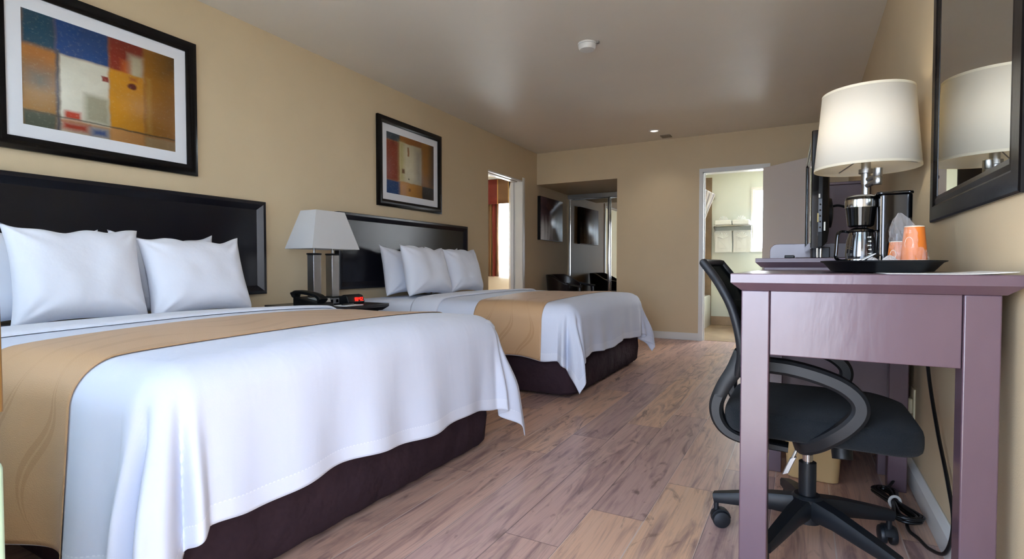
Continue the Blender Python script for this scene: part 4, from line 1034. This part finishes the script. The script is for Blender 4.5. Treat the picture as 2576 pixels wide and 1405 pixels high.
bm = BM(); dn = dr.normalized(); tube(bm, [mid + sd * (.017 * cos(2 * pi * k / 24)) + Vector((0, 0, .022 + .02 * sin(2 * pi * k / 24))) for k in range(24)], .005, 8, closed=True); part('twist_tie', bm, mat('white_tie', '#cfcdc8', .5), t, 'white tie')
bm = BM(); tube(bm, smooth_pts([tuple(c0 + Vector((0, 0, .02))), (.31, 2.50, .03), (.345, 2.54, .10), (.36, 2.56, .3), (.37, 2.58, .55)], 8), .005, 10); part('upper_lead', bm, M_cord, t)
t = thing('wall_outlet', 'ivory outlet plate low on the right wall behind the chair', 'outlet', (XR, 2.66, .27))
part('cover_plate', box(BM(), XR - .007, XR, 2.615, 2.695, .265, .385), M_outlet, t, bevel=.002)
part('plug', box(BM(), XR - .035, XR - .007, 2.625, 2.645, .285, .345), M_outlet, t, 'ivory plug', bevel=.004)
part('plug', box(BM(), XR - .030, XR - .007, 2.665, 2.685, .29, .345), M_outlet, t, bevel=.004)

# ------------------------------------------------------------------ alcove armchair
VX, VY = -2.865, 6.80
t = thing('barrel_chair', 'dark brown leather barrel chair in the closet alcove', 'armchair', (VX, VY, 0))
bm = BM()
def shell(a, b):
    th = radians(60 + 240 * a); e = abs(2 * a - 1)
    top = .755 - .12 * sm((e - .45) / .55)
    r_ = .235 + .03 * b; z = .44 + (top - .44) * b
    return Vector((VX + r_ * cos(th), VY + r_ * sin(th) * 1.02, z))
grid(bm, 48, 12, shell); part('backrest', bm, M_leather, t, 'rounded leather back', solid=.045, bevel=.008)
part('seat', lathe(BM(), [(.20, .37), (.235, .39), (.24, .43), (.22, .455), (.001, .462)], (VX + .01, VY, 0), 40), M_leather, t)
for sy in (-1, 1):
    bm = BM(); band(bm, smooth_pts([(VX + .10, VY + sy * .235, .635), (VX + .18, VY + sy * .245, .618), (VX + .27, VY + sy * .25, .605), (VX + .32, VY + sy * .25, .598)], 5), (0, 1, 0), .05, .026); part('arm', bm, M_espresso, t)
    bm = BM(); band(bm, smooth_pts([(VX + .28, VY + sy * .25, .60), (VX + .285, VY + sy * .25, .50), (VX + .25, VY + sy * .24, .40)], 5), (0, 1, 0), .03, .035); part('arm_post', bm, M_espresso, t)
for sx in (-1, 1):
    for sy in (-1, 1): part('leg', cyl(BM(), (VX + sx * .21, VY + sy * .20, 0), (VX + sx * .15, VY + sy * .15, .38), .016, .024, n=16), M_espresso, t)

# ------------------------------------------------------------------ bathroom things
t = thing('towel_rack', 'chrome towel rack with shelf on the bathroom wall', 'towel rack', (-.89, YBB, 1.4))
bm = BM()
for y in (YBB - .03, YBB - .09, YBB - .15, YBB - .21): cyl(bm, (-1.13, y, 1.445), (-.655, y, 1.445), .007, n=12)
part('shelf_bars', bm, M_chrome, t)
part('hanging_bar', cyl(BM(), (-1.13, YBB - .10, 1.365), (-.655, YBB - .10, 1.365), .008, n=12), M_chrome, t)
for x in (-1.135, -.65): part('bracket', prism(BM(), [(YBB - .22, 1.437), (YBB, 1.437), (YBB, 1.25), (YBB - .03, 1.25), (YBB - .115, 1.352), (YBB - .115, 1.38), (YBB - .22, 1.455)], 'x', x, x + .008), M_chrome, t)
for i, x in enumerate((-1.015, -.765)):
    side = 'left' if i == 0 else 'window side'
    tw = thing('hanging_towel', 'white towel with fan fold hanging on the %s of the rack' % side, 'towel', (x, YBB - .1, 1.06), 0, 'towels hanging on the rack')
    bm = BM(); w = .116
    def tf(a, b):
        s = b * 2 - 1; z = 1.376 - abs(s) * .31; y = YBB - .10 - (.018 if s > 0 else -.018) * min(1, abs(s) * 8)
        return Vector((x - w + 2 * w * a + .004 * sin(9 * b + i), y - .004 * sin(14 * a + i) * (1 if s > 0 else -1), z))
    grid(bm, 20, 40, tf); part('towel_body', bm, M_towel, tw, solid=.012)
    bm = BM()
    for k in range(9):
        a = radians(20 + 140 * k / 8); p0 = Vector((x, YBB - .142, 1.27)); p1 = p0 + Vector((cos(a) * .075, -.006, sin(a) * .085))
        tube(bm, [p0, p0.lerp(p1, .5) + Vector((0, -.008, 0)), p1], lambda f: .004 + .008 * f, 8)
    prism(bm, [(x - .06, 1.25), (x + .055, 1.13), (x - .06, 1.13)], 'y', YBB - .148, YBB - .136)
    part('fan_fold', bm, M_towel, tw, 'fan folded washcloth')
for i, (x, lab) in enumerate(((-1.01, 'folded white bath towel on the left of the rack shelf'), (-.775, 'folded white bath towel on the window side of the rack shelf'))):
    bm = BM(); prism(bm, rrect(.225, .21, .02, 4, x, YBB - .12), 'z', 1.453, 1.525); single('folded_towel', bm, M_towel, lab, 'towel', 'folded bath towels', bevel=.022)
    bm = BM()
    for k in range(6):
        a = radians(15 + 150 * k / 5); cyl(bm, (x, YBB - .14, 1.53), (x + cos(a) * .06, YBB - .13, 1.53 + sin(a) * .05), .012, .02, n=10)
    single('folded_washcloth', bm, M_towel, 'white folded washcloth on top of the %s bath towel' % ('left' if i == 0 else 'window side'), 'washcloth', 'folded washcloths')
# toilet
WX, WY = -.63, 7.86
t = thing('toilet', 'white toilet beside the bathroom wall', 'toilet', (WX, WY, .004))
bm = BM(); L = []
for ax, ay, z, oy in ((.115, .22, .004, 0), (.11, .215, .03, 0), (.085, .17, .16, .03), (.10, .19, .24, .0), (.175, .24, .36, -.04), (.18, .245, .39, -.04), (.12, .18, .39, -.04), (.09, .13, .3, -.04)):
    L.append([bm.verts.new((WX + ax * cos(2 * pi * k / 40), WY + oy + ay * sin(2 * pi * k / 40), z)) for k in range(40)])
for a, b in zip(L, L[1:]): bridge(bm, a, b)
bm.faces.new(L[0][::-1]); bm.faces.new(L[-1]); part('bowl', bm, M_ceram, t)
part('tank', box(BM(), WX - .2, WX + .2, WY + .22, WY + .41, .37, .74), M_ceram, t, bevel=.02)
part('tank_lid', box(BM(), WX - .21, WX + .21, WY + .21, WY + .415, .74, .77), M_ceram, t, bevel=.01)
bm = BM(); prism(bm, [(WX + .185 * cos(2 * pi * k / 40), WY - .04 + .25 * sin(2 * pi * k / 40)) for k in range(40)], 'z', .392, .42); part('seat_lid', bm, M_ceram, t, bevel=.008)
t = thing('water_valve', 'small chrome water valve on the bathroom wall beside the toilet', 'valve', (-.90, YBB - .03, .26))
bm = BM(); cyl(bm, (-.90, YBB, .27), (-.90, YBB - .06, .27), .01, n=12); part('pipe', bm, M_chrome, t)
part('handle', lathe(BM(), [(.001, 0), (.026, .002), (.026, .012), (.001, .016)], (-.90, YBB - .075, .27), 20, ax=(0, 1, 0)), M_chrome, t)
# tub, rod, curtain
t = thing('bathtub', 'white bathtub at the left of the bathroom', 'bathtub', (-1.55, 7.5, 0))
bm = BM(); L = []
for ins, z in ((0, .004), (0, .43), (.01, .445), (.06, .445), (.09, .40), (.13, .12)):
    L.append([bm.verts.new((x, y, z)) for x, y in rrect(.74 - 2 * ins, 1.66 - 2 * ins, max(.01, min(.08, .02 + ins)), 5, XN + .12 + .372, YB + .125 + .84)])
for a, b in zip(L, L[1:]): bridge(bm, a, b)
bm.faces.new(L[0][::-1]); bm.faces.new(L[-1]); part('tub_body', bm, M_ceram, t)
t = thing('curtain_rod', 'chrome shower curtain rod above the tub', 'curtain rod', (-1.16, 7.4, 1.88))
part('rod', cyl(BM(), (-1.175, YB + .125, 1.86), (-1.175, YBB - .015, 1.86), .0125, n=16), M_chrome, t)
part('flange', lathe(BM(), [(.03, 0), (.03, -.01), (.016, -.03)], (-1.175, YBB - .015, 1.86), 20, ax=(0, 1, 0)), M_chrome, t)
bm = BM()
def scf(a, b):
    p = (1 - a) * (1 - b) * Vector((-1.17, 7.30, 1.895)) + a * (1 - b) * Vector((-1.01, 7.30, 1.80)) + (1 - a) * b * Vector((-1.30, 7.30, 1.36)) + a * b * Vector((-1.155, 7.30, 1.42))
    return p + Vector((0, .02 * sin(22 * a) + .01 * sin(9 * b), 0))
grid(bm, 40, 24, scf); single('shower_curtain', bm, M_sheet, 'white shower curtain pulled up and folded over the chrome rod', 'shower curtain', solid=.008)

# ------------------------------------------------------------------ window dressing of the next room
def stripes_mat():
    t = NT('striped_curtain_cloth'); p = t.p; p.inputs['Roughness'].default_value = .8
    uv = t.add('ShaderNodeUVMap').outputs[0]; U = t.sep(uv)[0]
    f = t.math('FRACT', U)
    c = t.ramp(f, [(0, lin('#a8854c')), (.03, lin('#62190f')), (.48, lin('#b08d52')), (.515, lin('#5e4126')), (.90, lin('#a8854c')), (.93, lin('#2a1c14'))])
    c.node.color_ramp.interpolation = 'CONSTANT'
    t.l.new(c, p.inputs['Base Color']); return t.m
M_stripe = stripes_mat()
t = thing('valance', 'red and brown striped valance over the window of the next room', 'valance', (-4.3, NXW - .08, 1.94))
bm = BM(); grid(bm, 60, 4, lambda a, b: Vector((-4.98 + 1.6 * a, NXW - .10 + .004 * sin(40 * a), 1.935 + .42 * b)), lambda a, b: (a * 3.2 + .76, b)); part('front_panel', bm, M_stripe, t, solid=.01)
for x in (-4.98, -3.385): part('end_panel', box(BM(), x - .005, x + .005, NXW - .10, NXW, 1.935, 2.355), M_stripe, t)
def drape(x0, x1, y, z0, z1, folds, amp, m, label, name='curtain', cat='curtain', uvs=2.0, group=None, n=120):
    bm = BM()
    grid(bm, n, 16, lambda a, b: Vector((x0 + (x1 - x0) * a + .006 * sin(6 * b + 20 * a), y + amp * sin(2 * pi * folds * a) * (.6 + .4 * (1 - b)), z0 + (z1 - z0) * b)), lambda a, b: (a * uvs + .02, b))
    return single(name, bm, m, label, cat, group, solid=.003, ang=80)
drape(-4.95, -4.62, NXW - .055, .69, 1.97, 4, .022, M_stripe, 'red and brown striped curtain at the window of the next room', uvs=1.75)
drape(-4.63, -3.58, NXW - .03, .69, 2.0, 14, .008, M_sheer, 'white sheer curtain across the window of the next room', 'sheer_curtain')

# ------------------------------------------------------------------ front window corner at the far left of the picture
M_drape = mat('olive_brown_drape', '#6b4d22', .85, .2, bump=(300, .2, .001), sheen=.1)
drape(-1.27, -.868, .245, .70, 2.22, 5.25, .022, M_drape, 'olive brown window drape at the left edge beside the near bed', group=None)
drape(-2.5, -1.15, .20, .72, 2.2, 18, .008, M_sheer, 'unseen white sheer curtain added to soften daylight from the front window', 'sheer_curtain')  # sheer added out of view to cut window light on the near bed
t = thing('air_conditioner', 'pale green wall unit under the front window', 'air conditioner', (-1.4, .21, 0))
part('case', box(BM(), -2.02, -.858, .152, .268, .0, .64), M_green, t, bevel=.01)
for k in range(6): part('louvre', box(BM(), -1.95, -1.0, .266, .272, .45 + k * .025, .458 + k * .025), M_green, t)

# ------------------------------------------------------------------ daylight
wd = bpy.data.worlds.new('sky'); scene.world = wd; wd.use_nodes = True
wn = wd.node_tree.nodes; wl = wd.node_tree.links
bg = wn['Background']
tc = wn.new('ShaderNodeTexCoord'); sp = wn.new('ShaderNodeSeparateXYZ'); wl.new(tc.outputs['Generated'], sp.inputs[0])
rp = wn.new('ShaderNodeValToRGB'); wl.new(sp.outputs[2], rp.inputs[0])
el = rp.color_ramp.elements                       # bright hazy horizon, blue higher up
el.new(.22); el.new(.42)
for e_, (p_, c_) in zip(el, ((0, (1.85, 2.1, 2.6, 1)), (.20, (1.65, 1.95, 2.45, 1)), (.40, (.55, .76, 1.1, 1)), (.9, (.40, .62, 1.0, 1)))):
    e_.position = p_; e_.color = c_
wl.new(rp.outputs[0], bg.inputs[0]); bg.inputs[1].default_value = 3.6
def portal(name, c, rot, sx, sy):
    l = bpy.data.lights.new(name, 'AREA'); l.shape = 'RECTANGLE'; l.size = sx; l.size_y = sy; l.cycles.is_portal = True
    o = bpy.data.objects.new(name, l); COL.objects.link(o); o.location = c; o.rotation_euler = rot; return o
portal('portal_entry', ((ex0 + ex1) / 2, -.02, ez / 2), (radians(90), 0, 0), ex1 - ex0, ez)
portal('portal_front_window', ((wx0 + wx1) / 2, -.01, (wz0 + wz1) / 2), (radians(90), 0, 0), wx1 - wx0, wz1 - wz0)
def daylight(name, c, rot, sx, sy, power, col):
    o = portal(name, c, rot, sx, sy); o.data.cycles.is_portal = False; o.data.energy = power; o.data.color = col; return o
daylight('daylight_bath', (.08, YBB + .25, 1.53), (radians(-90), 0, 0), 1.5, .95, 100, (.95, .98, 1))
daylight('daylight_next', (-4.1, NXW + .25, 1.34), (radians(-90), 0, 0), 1.15, 1.4, 330, (.95, .98, 1))
def bulb(name, c, watts, col, rad):
    l = bpy.data.lights.new(name, 'POINT'); l.energy = watts; l.color = col; l.shadow_soft_size = rad
    o = bpy.data.objects.new(name, l); COL.objects.link(o); o.location = c; return o
sl = bpy.data.lights.new('ceiling_light_bulb', 'SPOT'); sl.energy = 5; sl.color = (1, .94, .86); sl.spot_size = radians(118); sl.spot_blend = 1; sl.shadow_soft_size = .05
slo = bpy.data.objects.new('ceiling_light_bulb', sl); COL.objects.link(slo); slo.location = (-1.476, 5.996, H - .03)
bulb('desk_lamp_bulb', (GX, GY, 1.39), 1.5, (1, .90, .72), .03)
sun = bpy.data.lights.new('sun', 'SUN'); sun.energy = 22; sun.angle = .01; sun.color = (.98, .98, 1.0)
so = bpy.data.objects.new('sun', sun); COL.objects.link(so); so.rotation_euler = (radians(6), radians(25), 0)

# ------------------------------------------------------------------ camera
f_px = 1335.0; yaw = atan((2020 - 1288) / f_px); pit = atan(35.5 / f_px)
fw = Vector((-sin(yaw) * cos(pit), cos(yaw) * cos(pit), -sin(pit))); rt = Vector((cos(yaw), sin(yaw), 0)); up = rt.cross(fw)
cam = bpy.data.cameras.new('camera'); co = bpy.data.objects.new('camera', cam); COL.objects.link(co)
cam.sensor_fit = 'HORIZONTAL'; cam.sensor_width = 36; cam.lens = f_px / 2576 * 36; cam.clip_start = .02
co.matrix_world = Matrix(((rt.x, up.x, -fw.x, 0), (rt.y, up.y, -fw.y, 0), (rt.z, up.z, -fw.z, CAMH), (0, 0, 0, 1)))
scene.camera = co

vs = scene.view_settings
scene.display_settings.display_device = 'sRGB'
vs.view_transform = 'Standard'; vs.look = 'None'; vs.gamma = 1; vs.use_curve_mapping = False; vs.exposure = 1.1
cy = scene.cycles
cy.use_denoising = True; cy.use_adaptive_sampling = True; cy.adaptive_threshold = .04; cy.max_bounces = 8; cy.diffuse_bounces = 5; cy.glossy_bounces = 4; cy.transmission_bounces = 6; cy.transparent_max_bounces = 10
cy.sample_clamp_indirect = 6; cy.caustics_reflective = False; cy.caustics_refractive = False
